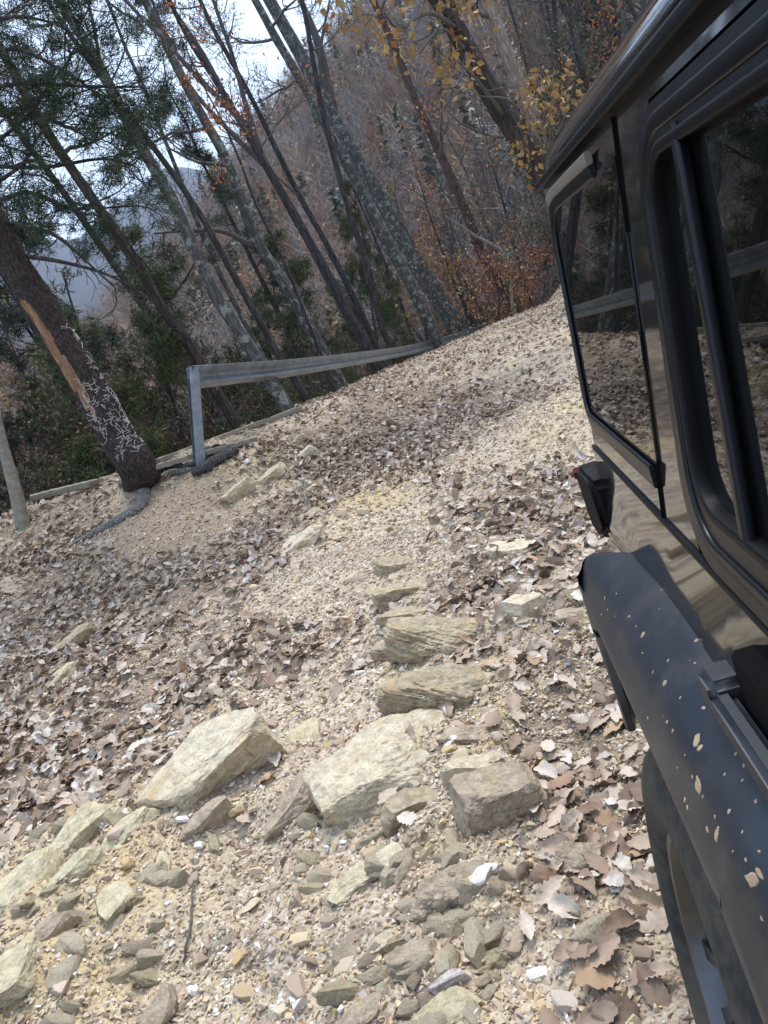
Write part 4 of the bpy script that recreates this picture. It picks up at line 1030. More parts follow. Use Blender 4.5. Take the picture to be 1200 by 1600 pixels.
SHORT = ['large cream boulder', 'broad cream hump', 'rounded brown boulder', 'pale cap rock', 'grey slanting slab', 'thinly layered ledge', 'orange-brown slab', 'flat tan slab', 'olive grey ledge', 'narrow wedged ledge', 'dark topped uppermost ledge', 'small hooked rock', 'cream and ochre rock', 'low pale rock', 'long tan wedge', 'grey leaning wedge', 'dark slate rock', 'tucked brown rock', 'yellow crumbling crest', 'pale yellow rock', 'jagged yellow rock', 'yellowish edge rock', 'squarish tan rock', 'big ochre corner rock', 'upright yellow-brown rock', 'broken dark brown rock', 'dark hollowed rock', 'pinkish white block', 'pale rounded stone', 'low brown rock by the wheel', 'olive yellow slab', 'white pointed stone', 'yellow rock sliver', 'greenish rock in the drift', 'yellow stone in the drift', 'low cream mound', 'small greenish grey rock', 'ochre rock ribs', 'cracked ochre rock', 'white bank stone', 'grey bank slab', 'brown rock by the tyre', 'flat olive bottom rock', 'half buried bottom rock', 'slanting bottom left rock', 'flat brown leafy rock', 'grey tan rock by the car']
LAND = [(SHORT[i], r[1], r[2]) for i, r in enumerate(ROCKS)]+[('guardrail post', 312, 703), ('scarred trunk', 226, 750), ('tip of the car fender', 910, 900), ('charred log', 340, 730), ('dark standing twig', 293, 1430)]
ORD = ['nearest', 'second', 'third', 'fourth', 'fifth', 'sixth', 'seventh', 'eighth', 'ninth', 'tenth', 'eleventh', 'twelfth', 'thirteenth', 'fourteenth', 'fifteenth', 'sixteenth', 'seventeenth', 'eighteenth', 'nineteenth', 'twentieth']
def relabel(objs, noun):
    """name each small thing by the big one it lies beside, the side it lies on, and its order outwards"""
    B = {}
    for o in objs:
        u, v, d = pix(tuple(o.location)); k = min(range(len(LAND)), key=lambda q: hypot(LAND[q][1]-u, (LAND[q][2]-v)*1.4)); du, dv = u-LAND[k][1], (v-LAND[k][2])*1.4
        side = ('right of' if du > 0 else 'left of') if abs(du) > abs(dv) else ('in front of' if dv > 0 else 'beyond'); B.setdefault((k, side), []).append((hypot(du, dv), o))
    for (k, side), L_ in B.items():
        for i, (_, o) in enumerate(sorted(L_, key=lambda q: q[0])): o['label'] = ('%s %s %s the %s' % (ORD[min(i, 19)], noun, side, LAND[k][0]))
assert len(SHORT) == len(ROCKS)
# ------------------------------------------------------------------ loose ground cover
def leaf_tpl(rows, seed, lob=.16, cols=2):
    rs = np.random.RandomState(seed); V = []; F = []
    cup = rs.uniform(-.5, .9); cu2 = rs.uniform(-.25, .4); tw = rs.uniform(-.7, .7); ben = rs.uniform(-.5, .5)
    n = 2*cols+1
    for i in range(rows+1):
        t = i/rows; w = (.21+.07*((seed*7) % 5)/4)*(sin(pi*min(1, t**.85*1.02)))**.8+.012
        wl = w*(1+lob*(1 if i % 2 else -1)*(.6+.6*rs.rand()))
        if i == rows: wl = .01
        for j in range(n):
            s = (j-cols)/cols; x = s*wl; fold = abs(s)**1.3*w
            z = cup*fold*.8+ben*(t-.5)**2*.6+cu2*(t-.5)*.5+(.03*sin(t*14+s*3)+rs.randn()*.016)*abs(s)
            a = tw*(t-.5); X = x*cos(a)-z*sin(a)*.6; Z = z*cos(a)+x*sin(a)*.6
            V.append((X, t-.5+.06*rs.randn()*abs(s)*(.5 if rows > 6 else 1), Z))
    for i in range(rows):
        for j in range(n-1): k = i*n+j; F.append((k, k+1, k+n+1, k+n))
    if seed % 3 == 0:    # stalk
        b = len(V); V += [(-.006, -.5, 0), (.006, -.5, 0), (.004, -.66, .03), (-.004, -.66, .03)]; F.append((b, b+1, b+2, b+3))
    return np.array(V), np.array(F)
def rotm(rx, ry, rz):
    cx, sx, cy, sy, cz, sz = np.cos(rx), np.sin(rx), np.cos(ry), np.sin(ry), np.cos(rz), np.sin(rz)
    R = np.empty((len(rx), 3, 3))
    R[:, 0, 0] = cz*cy; R[:, 0, 1] = cz*sy*sx-sz*cx; R[:, 0, 2] = cz*sy*cx+sz*sx
    R[:, 1, 0] = sz*cy; R[:, 1, 1] = sz*sy*sx+cz*cx; R[:, 1, 2] = sz*sy*cx-cz*sx
    R[:, 2, 0] = -sy; R[:, 2, 1] = cy*sx; R[:, 2, 2] = cy*cx
    return R
def scatter_mesh(name, tpls, P, S, R, tone, mat, smooth=False):
    """P (n,3), S (n,3) scale, R (n,3,3)"""
    which = RNG.randint(0, len(tpls), len(P)); V = []; Q = []; T = []; A = []; n0 = 0
    for k, (v, f) in enumerate(tpls):
        m = which == k
        if not m.any(): continue
        W = np.einsum('nij,nkj->nki', R[m], v[None]*S[m][:, None])+P[m][:, None]
        c = m.sum(); V.append(W.reshape(-1, 3)); F = (f[None]+(np.arange(c)*len(v))[:, None, None]).reshape(-1, f.shape[1])+n0
        (Q if f.shape[1] == 4 else T).append(F); A.append(np.repeat(tone[m], len(v))); n0 += c*len(v)
    F = ([np.concatenate(Q)] if Q else [])+([np.concatenate(T)] if T else [])
    return obj_np(name, np.concatenate(V), F, mat, None, smooth, {'tone': np.concatenate(A)})
def sample(n, r0, r1, a0=-58, a1=33, mode='area'):
    az = np.radians(RNG.uniform(a0, a1, n)); r = np.sqrt(RNG.uniform(r0*r0, r1*r1, n)) if mode == 'area' else np.exp(RNG.uniform(log(r0), log(r1), n))
    return r*np.sin(az), r*np.cos(az)
def inside(X, Y, lo=-99., hi=.35):
    t = X*cos(YAW)-Y*sin(YAW); s = X*sin(YAW)+Y*cos(YAW)
    ok = edge_dist(X, Y) < hi
    return ok & ~((t > .45) & (s < 1.5) & (s > -3))
# templates of gravel: small irregular convex chips
def chip_tpl(seed, flat=.6):
    rs = np.random.RandomState(seed); bm = bmesh.new()
    for _ in range(9):
        p = rs.randn(3); p /= np.linalg.norm(p); p *= (1, .75, flat); bm.verts.new(p)
    r = bmesh.ops.convex_hull(bm, input=bm.verts[:])
    bmesh.ops.delete(bm, geom=list({g for g in r['geom_interior']+r['geom_unused'] if isinstance(g, bmesh.types.BMVert)}), context='VERTS')
    bmesh.ops.triangulate(bm, faces=bm.faces[:])
    bm.verts.ensure_lookup_table(); bm.verts.index_update()
    v = np.array([q.co for q in bm.verts]); f = np.array([[q.index for q in fc.verts] for fc in bm.faces]); bm.free(); return v*.5, f
chips = [chip_tpl(s, f) for s, f in zip(range(14), [.5, .7, .4, .6, .8, .5, .35, .6, .7, .45, .55, .3, .65, .5])]
PX = []; PY = []; SZ = []
for n, r0, r1, lo, hi in ((2600, 1.0, 5, .024, .058), (60000, .9, 3.0, .006, .028), (70000, 3, 6, .010, .036), (60000, 6, 12, .017, .055), (45000, 12, 34, .03, .085)):
    x, y = sample(n, r0, r1); k = inside(x, y); x, y = x[k], y[k]
    cl = fbm(x*1.3, y*1.3, 0, 3, 90); k = RNG.rand(len(x)) < np.clip(.9+.45*cl, .5, 1); x, y = x[k], y[k]
    PX.append(x); PY.append(y); SZ.append(lo+(hi-lo)*RNG.rand(len(x))**2.2)
X = np.concatenate(PX); Y = np.concatenate(PY); S = np.concatenate(SZ)
P = np.stack([X, Y, HG(X, Y)+S*.12], 1); n = len(P)
R = rotm(RNG.randn(n)*.35, RNG.randn(n)*.35, RNG.rand(n)*6.28)
SS = S[:, None]*np.stack([1+.5*RNG.rand(n), 1+.2*RNG.rand(n), .9+.5*RNG.rand(n)], 1)
tag(scatter_mesh('gravel', chips, P, SS, R, RNG.rand(n), M['stone']), kind='stuff')
# bigger loose stones, each an object
st_me = []
for s in range(12):
    W, F = rock_mesh(300+s, (.5, .38, .24+.1*(s % 3)), 6, 3, 0, .02)
    me = mesh_np('loose_stone', W, F, M['stone'], True); me.set_sharp_from_angle(angle=radians(25)); st_me.append(me)
SB = blob_field([(600, 1450, 260, .8), (350, 1380, 160, .9), (500, 1300, 150, .9), (700, 1350, 120, .6), (450, 740, 80, 1.4), (480, 700, 60, 1.2), (600, 1000, 90, .5), (300, 1330, 90, .8)])
x, y = sample(5200, 1.2, 14, -50, 26, 'log'); k = inside(x, y, hi=-.1); x, y = x[k], y[k]; k = RNG.rand(len(x)) < np.clip(field(SB, x, y, .16), 0, 1); x, y = x[k][:290], y[k][:290]
z = HG(x, y); cnt = 0
for i in range(len(x)):
    r = hypot(x[i], y[i]); s = min(.15, (.022+.05*RNG.rand()**1.8)*(.6+.23*r)); u, v, dd = pix((x[i], y[i], z[i]))
    if not (-30 < u < 1130 and v < 1640): continue
    o = bpy.data.objects.new('loose_stone', st_me[i % 12]); link(o); o.location = (x[i], y[i], z[i]+s*.10)
    o.scale = (s*(1+.4*RNG.rand()), s, s*(.7+.5*RNG.rand())); o.rotation_euler = (RNG.randn()*.3, RNG.randn()*.3, RNG.rand()*6.28)
    tag(o, 'loose angular stone lying on the gravel track', 'stone', 'loose stones scattered over the track')
relabel([o for o in scene.objects if o.name.startswith('loose_stone')], 'small loose stone')
# half buried angular fragments of the broken ledges, each an object
FB = blob_field([(120, 1340, 110, .9), (60, 1450, 120, .9), (230, 1380, 70, .6), (430, 1280, 90, .8), (560, 1290, 100, .8), (660, 1320, 90, .8), (720, 1400, 90, .9), (650, 1500, 90, .9), (700, 1560, 90, .7), (690, 1040, 70, .9), (640, 950, 60, .8), (600, 880, 60, .7), (740, 1120, 60, .6), (850, 960, 60, .5), (460, 740, 60, 1.), (400, 760, 50, .9), (520, 790, 70, .5), (930, 1380, 80, .5), (780, 880, 60, .4), (560, 1560, 120, .4), (260, 1560, 120, .4)])
fr_me = []
for s_ in range(12):
    W, F = rock_mesh(500+s_, (.5, .36, .20+.08*(s_ % 4)), 12, 4, .012 if s_ % 2 else 0, .035)
    me = mesh_np('rock_fragment', W, F, M[('rock_brown', 'rock_yellow', 'rock_cream', 'rock_cream')[s_ % 4]], True); me.set_sharp_from_angle(angle=radians(18)); fr_me.append(me)
x, y = sample(6500, 1.3, 14, -50, 26, 'log'); k = inside(x, y, hi=-.2); x, y = x[k], y[k]; k = RNG.rand(len(x)) < np.clip(field(FB, x, y, 0)-.12, 0, 1)*.55; x, y = x[k][:230], y[k][:230]; z = HG(x, y)
for i in range(len(x)):
    r = hypot(x[i], y[i]); s = (.045+.075*RNG.rand()**1.5)*(.75+.10*r)
    o = bpy.data.objects.new('rock_fragment', fr_me[i % 12]); link(o); o.location = (x[i], y[i], z[i]-s*.03)
    o.scale = (s*(1+.6*RNG.rand()), s, s*(.8+.6*RNG.rand())); o.rotation_euler = (RNG.randn()*.35, .3+RNG.randn()*.35, -atan2(x[i], y[i])+RNG.randn()*.7)
    tag(o, 'half buried angular rock fragment in the rubble of broken ledges', 'rock', 'angular fragments between the ledges and boulders')
relabel([o for o in scene.objects if o.name.startswith('rock_fragment')], 'half buried angular fragment')
# fallen leaves
near_t = [leaf_tpl(14, s, .085+.05*(s % 3)) for s in range(12)]; mid_t = [leaf_tpl(7, 50+s, .2) for s in range(10)]; far_t = [leaf_tpl(3, 90+s, .1, 1) for s in range(8)]
near_t = [(v, f) for v, f in near_t]
def leaves(n, r0, r1, smin, smax, thr=1.):
    x, y = sample(n, r0, r1); k = inside(x, y, hi=.8); x, y = x[k], y[k]
    f = field(LB, x, y, .33)*(.85+.75*fbm(x*1.6, y*1.6, 0, 3, 140)+.3*fbm(x*7, y*7, 0, 2, 150)); k = RNG.rand(len(x)) < np.clip(f*thr, 0.012, 1); x, y = x[k], y[k]
    return x, y, smin+(smax-smin)*RNG.rand(len(x))
x, y, s = leaves(6500, 1.25, 5.0, .06, .125)
z = HG(x, y); ux = np.array([pix((a, b, c))[:3] for a, b, c in zip(x, y, z)])
vis = (ux[:, 0] > -40) & (ux[:, 0] < 1150) & (ux[:, 1] < 1680)
order = np.argsort(-(s/ux[:, 2])*vis); ind = order[:285]; rest = np.setdiff1d(np.arange(len(x)), ind)
M['leaf_near'] = mat_leaf_near(); lf_me = [mesh_np('fallen_leaf', v, f, M['leaf_near'], True) for v, f in near_t]
for c, i in enumerate(ind):
    o = bpy.data.objects.new('fallen_leaf', lf_me[c % 12]); link(o); o.location = (x[i], y[i], z[i]+.012+.02*RNG.rand()); o.scale = (s[i],)*3
    o.rotation_euler = (RNG.randn()*.24, RNG.randn()*.24, RNG.rand()*6.28)
    tag(o, 'curled dry brown oak leaf lying on the track', 'leaf', 'dry leaves on the nearest part of the track')
relabel([o for o in scene.objects if o.name.startswith('fallen_leaf')], 'large dry brown leaf')
P = np.stack([x[rest], y[rest], z[rest]+.010+.03*RNG.rand(len(rest))], 1); n = len(rest)
lo1 = scatter_mesh('leaf_litter', [(v, f[f.max(1) < 15*5]) for v, f in near_t], P, np.repeat(s[rest][:, None], 3, 1), rotm(RNG.randn(n)*.45, RNG.randn(n)*.45, RNG.rand(n)*6.28), RNG.rand(n), M['leaf'], True)
x, y, s = leaves(20000, 5.0, 11, .06, .125); n = len(x); P2 = np.stack([x, y, HG(x, y)+.012+.03*RNG.rand(n)], 1)
lo2 = scatter_mesh('leaf_litter', [(v, f[f.max(1) < 8*5]) for v, f in mid_t], P2, np.repeat(s[:, None], 3, 1), rotm(RNG.randn(n)*.5, RNG.randn(n)*.5, RNG.rand(n)*6.28), RNG.rand(n), M['leaf'], True)
x, y, s = leaves(90000, 11, 40, .08, .15, 1.1); n = len(x); P3 = np.stack([x, y, HG(x, y)+.02+.03*RNG.rand(n)], 1)
lo3 = scatter_mesh('leaf_litter', [(v, f[f.max(1) < 4*3]) for v, f in far_t], P3, np.repeat(s[:, None], 3, 1), rotm(RNG.randn(n)*.45, RNG.randn(n)*.45, RNG.rand(n)*6.28), RNG.rand(n), M['leaf'], True)
for o in (lo1, lo2, lo3): tag(o, kind='stuff')

# ------------------------------------------------------------------ trees
def nrm(v): return v/(np.linalg.norm(v)+1e-9)
def grow(tb, p, d, length, r, lvl, rs, ends, tw=1., minr=.0035, up=.10, kids=None):
    n = 4 if lvl > 1 else 6; P = [p]; q = p.copy(); dd = nrm(d)
    for i in range(n):
        dd = nrm(dd+rs.randn(3)*.16*tw+np.array([0, 0, up*(1 if lvl < 2 else .5)])); q = q+dd*length/n; P.append(q)
    R = np.linspace(r, max(minr, r*.28), n+1); tb.tube(P, R, 5 if r > .02 else 3, 0., False)
    if lvl >= 3 or length < .25: ends.append((q, dd)); return
    k = kids[lvl] if kids else (5, 5, 4)[lvl]
    for j in range(k):
        t = .2+.8*(j+rs.rand())/k; i = min(n-1, int(t*n)); f = t*n-i; b = P[i]*(1-f)+P[i+1]*f
        ax = nrm(P[i+1]-P[i]); s = nrm(np.cross(ax, rs.randn(3))); nd = nrm(ax*.75+s*(.55+.4*rs.rand())); L_ = length*(.62-.25*t)*(.7+.5*rs.rand())
        grow(tb, b, nd, L_, R[i]*.55, lvl+1, rs, ends, tw, minr, up, kids)
    ends.append((q, dd))
def tufts(tb, pts, n, ln, w, rs, spread=.75):
    """pine needle tufts"""
    for (p, d) in pts:
        k = n; dirs = d[None]*.5+rs.randn(k, 3)*spread; dirs /= np.linalg.norm(dirs, axis=1)[:, None]
        s = np.cross(dirs, rs.randn(k, 3)); s /= np.linalg.norm(s, axis=1)[:, None]; L_ = ln*(.6+.6*rs.rand(k))[:, None]
        o = p+rs.randn(k, 3)*ln*.35
        V = np.stack([o-s*w, o+s*w, o+dirs*L_], 1).reshape(-1, 3); tb.verts(V, None, np.arange(3*k).reshape(-1, 3), rs.rand())
def leafset(tb, pts, n, sz, spread, rs, fold=.3, hang=.5):
    m = len(pts)*n
    if not m: return
    C = np.repeat(np.array([p for p, _ in pts]), n, 0)+rs.randn(m, 3)*spread
    d = rs.randn(m, 3); d[:, 2] -= hang*2; d /= np.linalg.norm(d, axis=1)[:, None]; s = np.cross(d, rs.randn(m, 3)); s /= np.linalg.norm(s, axis=1)[:, None]; u = np.cross(d, s)
    L_ = (sz*(.6+.7*rs.rand(m)))[:, None]
    V = np.stack([C, C+d*L_*.35+s*L_*.30+u*L_*fold*.3, C+d*L_, C+d*L_*.4-s*L_*.30+u*L_*fold*.3], 1).reshape(-1, 3)
    tb.V.append(V); tb.Q.append(np.arange(4*m).reshape(-1, 4)+tb.n); tb.A.append(np.repeat(rs.rand(m), 4)); tb.n += 4*m
def tree(name, label, px, Y, wpx, bark, seed, br=None, cat='tree', height=15, foliage=None, dead=False, zextra=0, bark_twig='twig', taper=.35, kids=(5, 5, 4), span=(.25, 1.), blen=.26, nb=14, group=None, sides=12, up=.1, extra=None):
    """px: trunk centre line in the photo from low to high; it is stood in the world at distance Y and rooted in the ground"""
    rs = np.random.RandomState(seed); P = [at_Y(u, v, Y+(Y2 if (Y2 := 0) else 0)) for u, v in px]
    d0 = (at_Y(px[0][0], px[0][1], Y)-CAM) @ FW; r0 = wpx/2400*d0
    dn = nrm(P[0]-P[1])
    while P[0][2] > HG1(P[0][0], P[0][1])-.25 and len(P) < 60:
        P.insert(0, P[0]+nrm(dn*.6+np.array([0, 0, -.6]))*.7)
    du = nrm(P[-1]-P[-2]) if len(P) < 4 else nrm(P[-1]-P[-3])
    while P[-1][2] < P[0][2]+height: P.append(P[-1]+nrm(du+rs.randn(3)*.05)*.9)
    C = catmull(P, 3); m = len(C); hh = (C[:, 2]-C[0][2])/(C[-1][2]-C[0][2]); R = r0*(1.06-(1-taper*.5)*np.clip(hh, 0, 1)**1.1)*(1+rs.randn(m)*.025)
    R[0] *= 1.5; R[1:3] *= 1.2
    base = C[0].copy(); root = empty(name, tuple(base)); C = C-base
    tag(root, label, cat, group)
    t = TB(); t.tube(C, np.maximum(R, .012), sides); t.obj('trunk', M[bark], root)
    b = TB(); ends = []
    for j in range(nb):
        f = span[0]+(span[1]-span[0])*(j+rs.rand())/nb; i = min(m-2, int(f*m)); d = rs.randn(3); d[2] = abs(d[2])*.4+.1; ax = nrm(C[i+1]-C[i])
        dd = nrm(nrm(d-ax*(d @ ax))+ax*(.35 if not dead else .0)); L_ = height*blen*(1.15-f)*(.6+.6*rs.rand())
        grow(b, C[i], dd, max(.5, L_), min(R[i]*.42, .06), 0, rs, ends, 1.2, .0035+.0002*Y, up, kids)
    grow(b, C[-1], nrm(C[-1]-C[-2]), height*.16, R[-1]*.9, 0, rs, ends, 1, .004, .1, kids)
    if extra:
        for pts, w in extra:
            E_ = catmull([at_Y(u, v, y)-base for u, v, y in pts], 4); b.tube(E_, np.linspace(w, w*.3, len(E_))*d0/1200., 6)
            for k in range(3, len(E_), 2): grow(b, E_[k], nrm(rs.randn(3)*.6+(E_[k]-E_[k-1])*3), .8, w*.3*d0/1200, 2, rs, ends, 1.2, .0035+.0002*Y, .05, kids)
    b.obj('branches', M[bark_twig], root)
    if foliage:
        mt, n, sz, spread, frac = foliage; fb = TB(); pts = [e for e in ends if rs.rand() < frac]
        if mt == 'needle': tufts(fb, pts, int(n*1.9), sz, .003+.00028*Y, rs)
        else: leafset(fb, pts, n, sz, spread, rs)
        if fb.n: fb.obj('foliage', M[mt], root, False)
    return root
# --- the scarred pine at the brink
def scarred():
    Y = 10.1; px = [(226, 752), (214, 728), (188, 688), (140, 604), (100, 540), (60, 474), (18, 405), (-30, 318), (-80, 235)]
    P = [at_Y(u, v, Y) for u, v in px]; P[0] = hit(224, 750); base = P[0]-[0, 0, .3]; rs = np.random.RandomState(3)
    while P[-1][2] < 13: P.append(P[-1]+nrm(nrm(P[-1]-P[-2])+[.01, 0, .03])*.8)
    C = catmull([base]+P, 5)-base; m = len(C); hh = np.linspace(0, 1, m); R = .245*(1-.62*hh)+.11*np.exp(-hh*m/5.)
    R = R*(1+rs.randn(m)*.02); root = empty('scarred_pine_tree', tuple(base)); tag(root, 'leaning dark trunk with a long torn orange scar, at the brink left of the guardrail', 'tree')
    # trunk mesh with knobbly bark
    n = 40; T = np.gradient(C, axis=0); T /= np.linalg.norm(T, axis=1)[:, None]; toc = nrm(CAM-base); 
    N = toc[None]-(T @ toc)[:, None]*T; N /= np.linalg.norm(N, axis=1)[:, None]; B = np.cross(T, N); V = []
    mm = m*4; ci = np.linspace(0, m-1, mm); ip = lambda A: np.stack([np.interp(ci, np.arange(m), A[:, k]) for k in range(3)], 1)
    C4, N4, B4, R4 = ip(C), ip(N), ip(B), np.interp(ci, np.arange(m), R); a = np.arange(n)*2*pi/n
    AA, II = np.meshgrid(a, np.arange(mm)); s_ = np.cumsum(np.r_[0, np.linalg.norm(np.diff(C4, axis=0), axis=1)])
    SS_ = s_[II]; nz = fbm(np.cos(AA)*3.2, np.sin(AA)*3.2, SS_*2.2, 4, 7); rid = np.abs(fbm(np.cos(AA)*5, np.sin(AA)*5, SS_*1.6, 3, 17))
    RR = R4[II]*(1+.05*nz-.10*np.clip(.25-rid, 0, 1)*3+.22*np.exp(-SS_*2.5)*np.maximum(0, np.cos(AA*5+1)))
    # torn scar: a hollow on the left side facing the road
    sc = np.exp(-(((AA+pi) % (2*pi)-pi+.80+.10*(SS_-2.4))/(.18+.32*np.sin(pi*np.clip((SS_-1.45)/2.1, 0, 1))))**4)*sstep(1.45, 1.7, SS_+.25*vnoise(AA*4, SS_*2, 0, 5))*(1-sstep(3.2, 3.6, SS_+.5*vnoise(AA*5, SS_*1.5, 0, 6))); sc = np.clip(sc+.25*fbm(AA*3, SS_*4, 0, 3, 9)*(sc > .15), 0, 1); RR = RR*(1-.17*sc*(1+.4*fbm(AA*6, SS_*2.5, 0, 3, 12)))
    W = C4[II]+RR[..., None]*(np.cos(AA)[..., None]*N4[II]+np.sin(AA)[..., None]*B4[II])
    i = np.arange(mm-1)[:, None]*n; j = np.arange(n)[None]; j2 = (j+1) % n; F = np.stack([i+j, i+j2, i+n+j2, i+n+j], -1).reshape(-1, 4)
    W_ = W.reshape(-1, 3); scv = sc.ravel(); fm = scv[F].mean(1) > .45
    def sub(name, mask, mat):
        f = F[mask]; u, inv = np.unique(f, return_inverse=True); return obj_np(name, W_[u], inv.reshape(f.shape), M[mat], root, True)
    tr = sub('trunk', ~fm, 'bark_scar'); ew = sub('exposed_wood', fm, 'scar'); ew['label'] = 'torn orange bare wood where the bark is gone'
    # white fungus threads on the bark
    fb = TB()
    for k in range(120):
        th = rs.uniform(-.9, 1.35); s0 = rs.uniform(.95, 2.05); L0 = rs.uniform(.06, .2)
        if k > 100: s0 = rs.uniform(2.0, 2.75); th = rs.uniform(.9, 1.4)
        pts = []; t_, s1 = th, s0
        for q in range(7):
            ii = np.interp(s1, s_, np.arange(mm)); i0 = int(ii); r_ = np.interp(t_ % (2*pi), np.r_[a, 2*pi], np.r_[RR[i0], RR[i0][0]])
            pts.append(C4[i0]+(r_+.004)*(cos(t_)*N4[i0]+sin(t_)*B4[i0])); t_ += rs.randn()*.14; s1 += L0/7*rs.choice([-1, 1, 1])+rs.randn()*.012
        fb.tube(pts, np.full(7, .0020)*(1+rs.rand(7)), 4)
    f = fb.obj('white_fungus', M['fungus'], root)
    # roots
    for nm, pp, rr in (('root', [(216, 742), (216, 760), (227, 772), (224, 790), (205, 806), (175, 822), (145, 838), (118, 852)], [.09, .085, .08, .075, .07, .055, .04, .02]), ('root', [(238, 748), (252, 752), (268, 742), (290, 738), (318, 730)], [.09, .07, .05, .04, .02]), ('root', [(205, 748), (196, 756), (186, 760)], [.09, .07, .03])):
        Q = catmull([hit(*q)+np.array([0, 0, .03]) for q in pp], 5)-base; t = TB(); t.tube(Q+rs.randn(*Q.shape)*.002, np.interp(np.linspace(0, 1, len(Q)), np.linspace(0, 1, len(rr)), rr), 10); t.obj(nm, M['root'], root)
    b = TB(); ends = []
    lowb = [[(-30, 330, Y), (40, 300, 9.6), (110, 325, 9.3), (210, 322, 9.2)], [(-60, 255, Y), (60, 262, 9.7), (160, 248, 9.5), (215, 262, 9.4)], [(-95, 190, Y), (0, 78, 9.6), (110, 118, 9.4), (165, 160, 9.2)], [(-110, 160, Y), (20, 132, 9.5), (140, 135, 9.2), (220, 136, 9.1)],
            [(18, 350, Y), (80, 365, 9.9), (120, 395, 9.8), (180, 450, 9.6)], [(40, 400, Y), (100, 410, 9.9), (170, 430, 9.8), (240, 470, 9.6)], [(-80, 230, Y), (-20, 180, 9.5), (60, 185, 9.2), (120, 205, 9)], [(-120, 150, Y), (-20, 40, 9.6), (60, 30, 9.5), (130, 60, 9.3)]]
    for k, pp in enumerate(lowb):
        E_ = catmull([at_Y(*q)-base for q in pp], 4); b.tube(E_, np.linspace(.032, .008, len(E_)), 6)
        for q in range(2, len(E_), 1):
            if k in (4, 5) and rs.rand() < .5: continue
            grow(b, E_[q], nrm(rs.randn(3)*.7+nrm(E_[q]-E_[q-1])), .55, .010, 1, rs, ends if k not in (4, 5) else [], 1.2, .004, .05, (3, 3, 2))
    for j in range(22):
        i = int(m*(.38+.6*j/22)); d = rs.randn(3); d[2] = abs(d[2])*.3; E2 = []
        grow(b, C[i], nrm(d), 1.9*(1.25-j/22), .03, 0, rs, E2, 1.1, .005, .06, (5, 4, 3)); ends += [e for e in E2 if rs.rand() < .55]
    b.obj('branches', M['bark_thin'], root)
    nb_ = TB(); 
    ends = [e for e in ends if rs.rand() < .85]
    tufts(nb_, ends, 46, .13, .0042, rs); nb_.obj('foliage', M['needle'], root, False)
def scar_mat():
    t = NT('torn bare wood'); n = t.noise(6, 7, .7, .6, mapscale=(3, 3, .6)); n2 = t.noise(24, 6, .7, mapscale=(1, 1, .3))
    c = t.ramp(n, [(.28, (.11, .055, .035)), (.42, (.22, .12, .07)), (.55, (.32, .20, .115)), (.72, (.44, .33, .22))])
    c = t.mix(t.ramp(n2, [(.52, (0,)*3), (.66, (.7,)*3)]), c, (.13, .07, .05))
    return t.done(c, .9, t.bump(n2, .8, .015), .15)
M['scar'] = scar_mat(); M['fungus'] = mat_simple('white fungus', (.68, .68, .64), .9, .1)
scarred()

# --- the trees that stand out, one by one
tree('pine_tree', 'dark pine trunk with sparse needles, next right of the scarred trunk', [(372, 665), (330, 600), (301, 547), (252, 477), (217, 417), (175, 354), (137, 300), (75, 208), (20, 110)], 15, 19, 'bark_dark', 21, height=15, foliage=('needle', 16, .14, .2, .5), span=(.42, 1), nb=16, blen=.17, bark_twig='bark_thin', kids=(5, 4, 3), up=.02)
tree('oak_tree', 'tall grey bare trunk crossing the upper left sky from the top edge', [(450, 640), (402, 561), (336, 460), (317, 417), (267, 308), (233, 250), (192, 175), (142, 79), (92, 0)], 14, 21, 'bark_grey', 22, height=14, nb=14, span=(.45, 1), blen=.2)
tree('sapling_tree', 'slender dark trunk running parallel just right of the tall grey one', [(470, 610), (430, 545), (358, 417), (317, 342), (267, 267), (208, 188), (150, 110)], 16, 11, 'bark_thin', 23, height=14, nb=12, span=(.4, 1), blen=.2)
tree('oak_tree', 'pale lichened trunk ending behind the middle of the rail, with light bark', [(537, 607), (492, 528), (450, 450), (400, 375), (358, 258), (308, 167), (240, 30)], 20, 19, 'bark_grey', 24, height=16, nb=12, span=(.35, 1), blen=.22, extra=[([(395, 385, 20), (350, 362, 19.8), (300, 360, 19.5), (240, 365, 19.2)], 4.5)])
tree('maple_tree', 'dark trunk that splits into four long bare stems against the sky', [(592, 575), (560, 520), (500, 408), (445, 310), (402, 235), (388, 212)], 24.5, 18, 'bark_thin', 25, height=13.5, nb=5, span=(.5, .9), blen=.12,
     extra=[([(430, 282, 24.5), (375, 188, 24.5), (312, 125, 24.5), (267, 75, 24.5), (196, 0, 24.5), (150, -60, 24.5)], 5.5), ([(420, 265, 24.5), (400, 225, 24.6), (362, 167, 24.7), (317, 83, 24.8), (262, 0, 24.9), (225, -70, 25.0)], 5.5), ([(408, 240, 24.5), (387, 175, 24.3), (362, 83, 24.2), (333, 0, 24.1), (310, -80, 24.0)], 5), ([(425, 270, 24.5), (354, 200, 25.1), (291, 125, 25.4), (237, 0, 25.7), (210, -70, 25.9)], 4.5)])
tree('oak_tree', 'thick grey lichened trunk that forks near the top, left of the thin dark one', [(742, 556), (720, 520), (654, 417), (608, 333), (558, 250), (512, 167), (475, 96), (421, 0)], 33, 29, 'bark_grey', 26, height=24, nb=12, span=(.5, 1), blen=.22, foliage=('orange', 3, .08, .12, .04),
     extra=[([(520, 175, 33.0), (498, 71, 33.3), (470, 0, 33.6), (450, -70, 34.0)], 8), ([(512, 160, 33.0), (500, 90, 32.7), (515, 0, 32.5)], 4.5)])
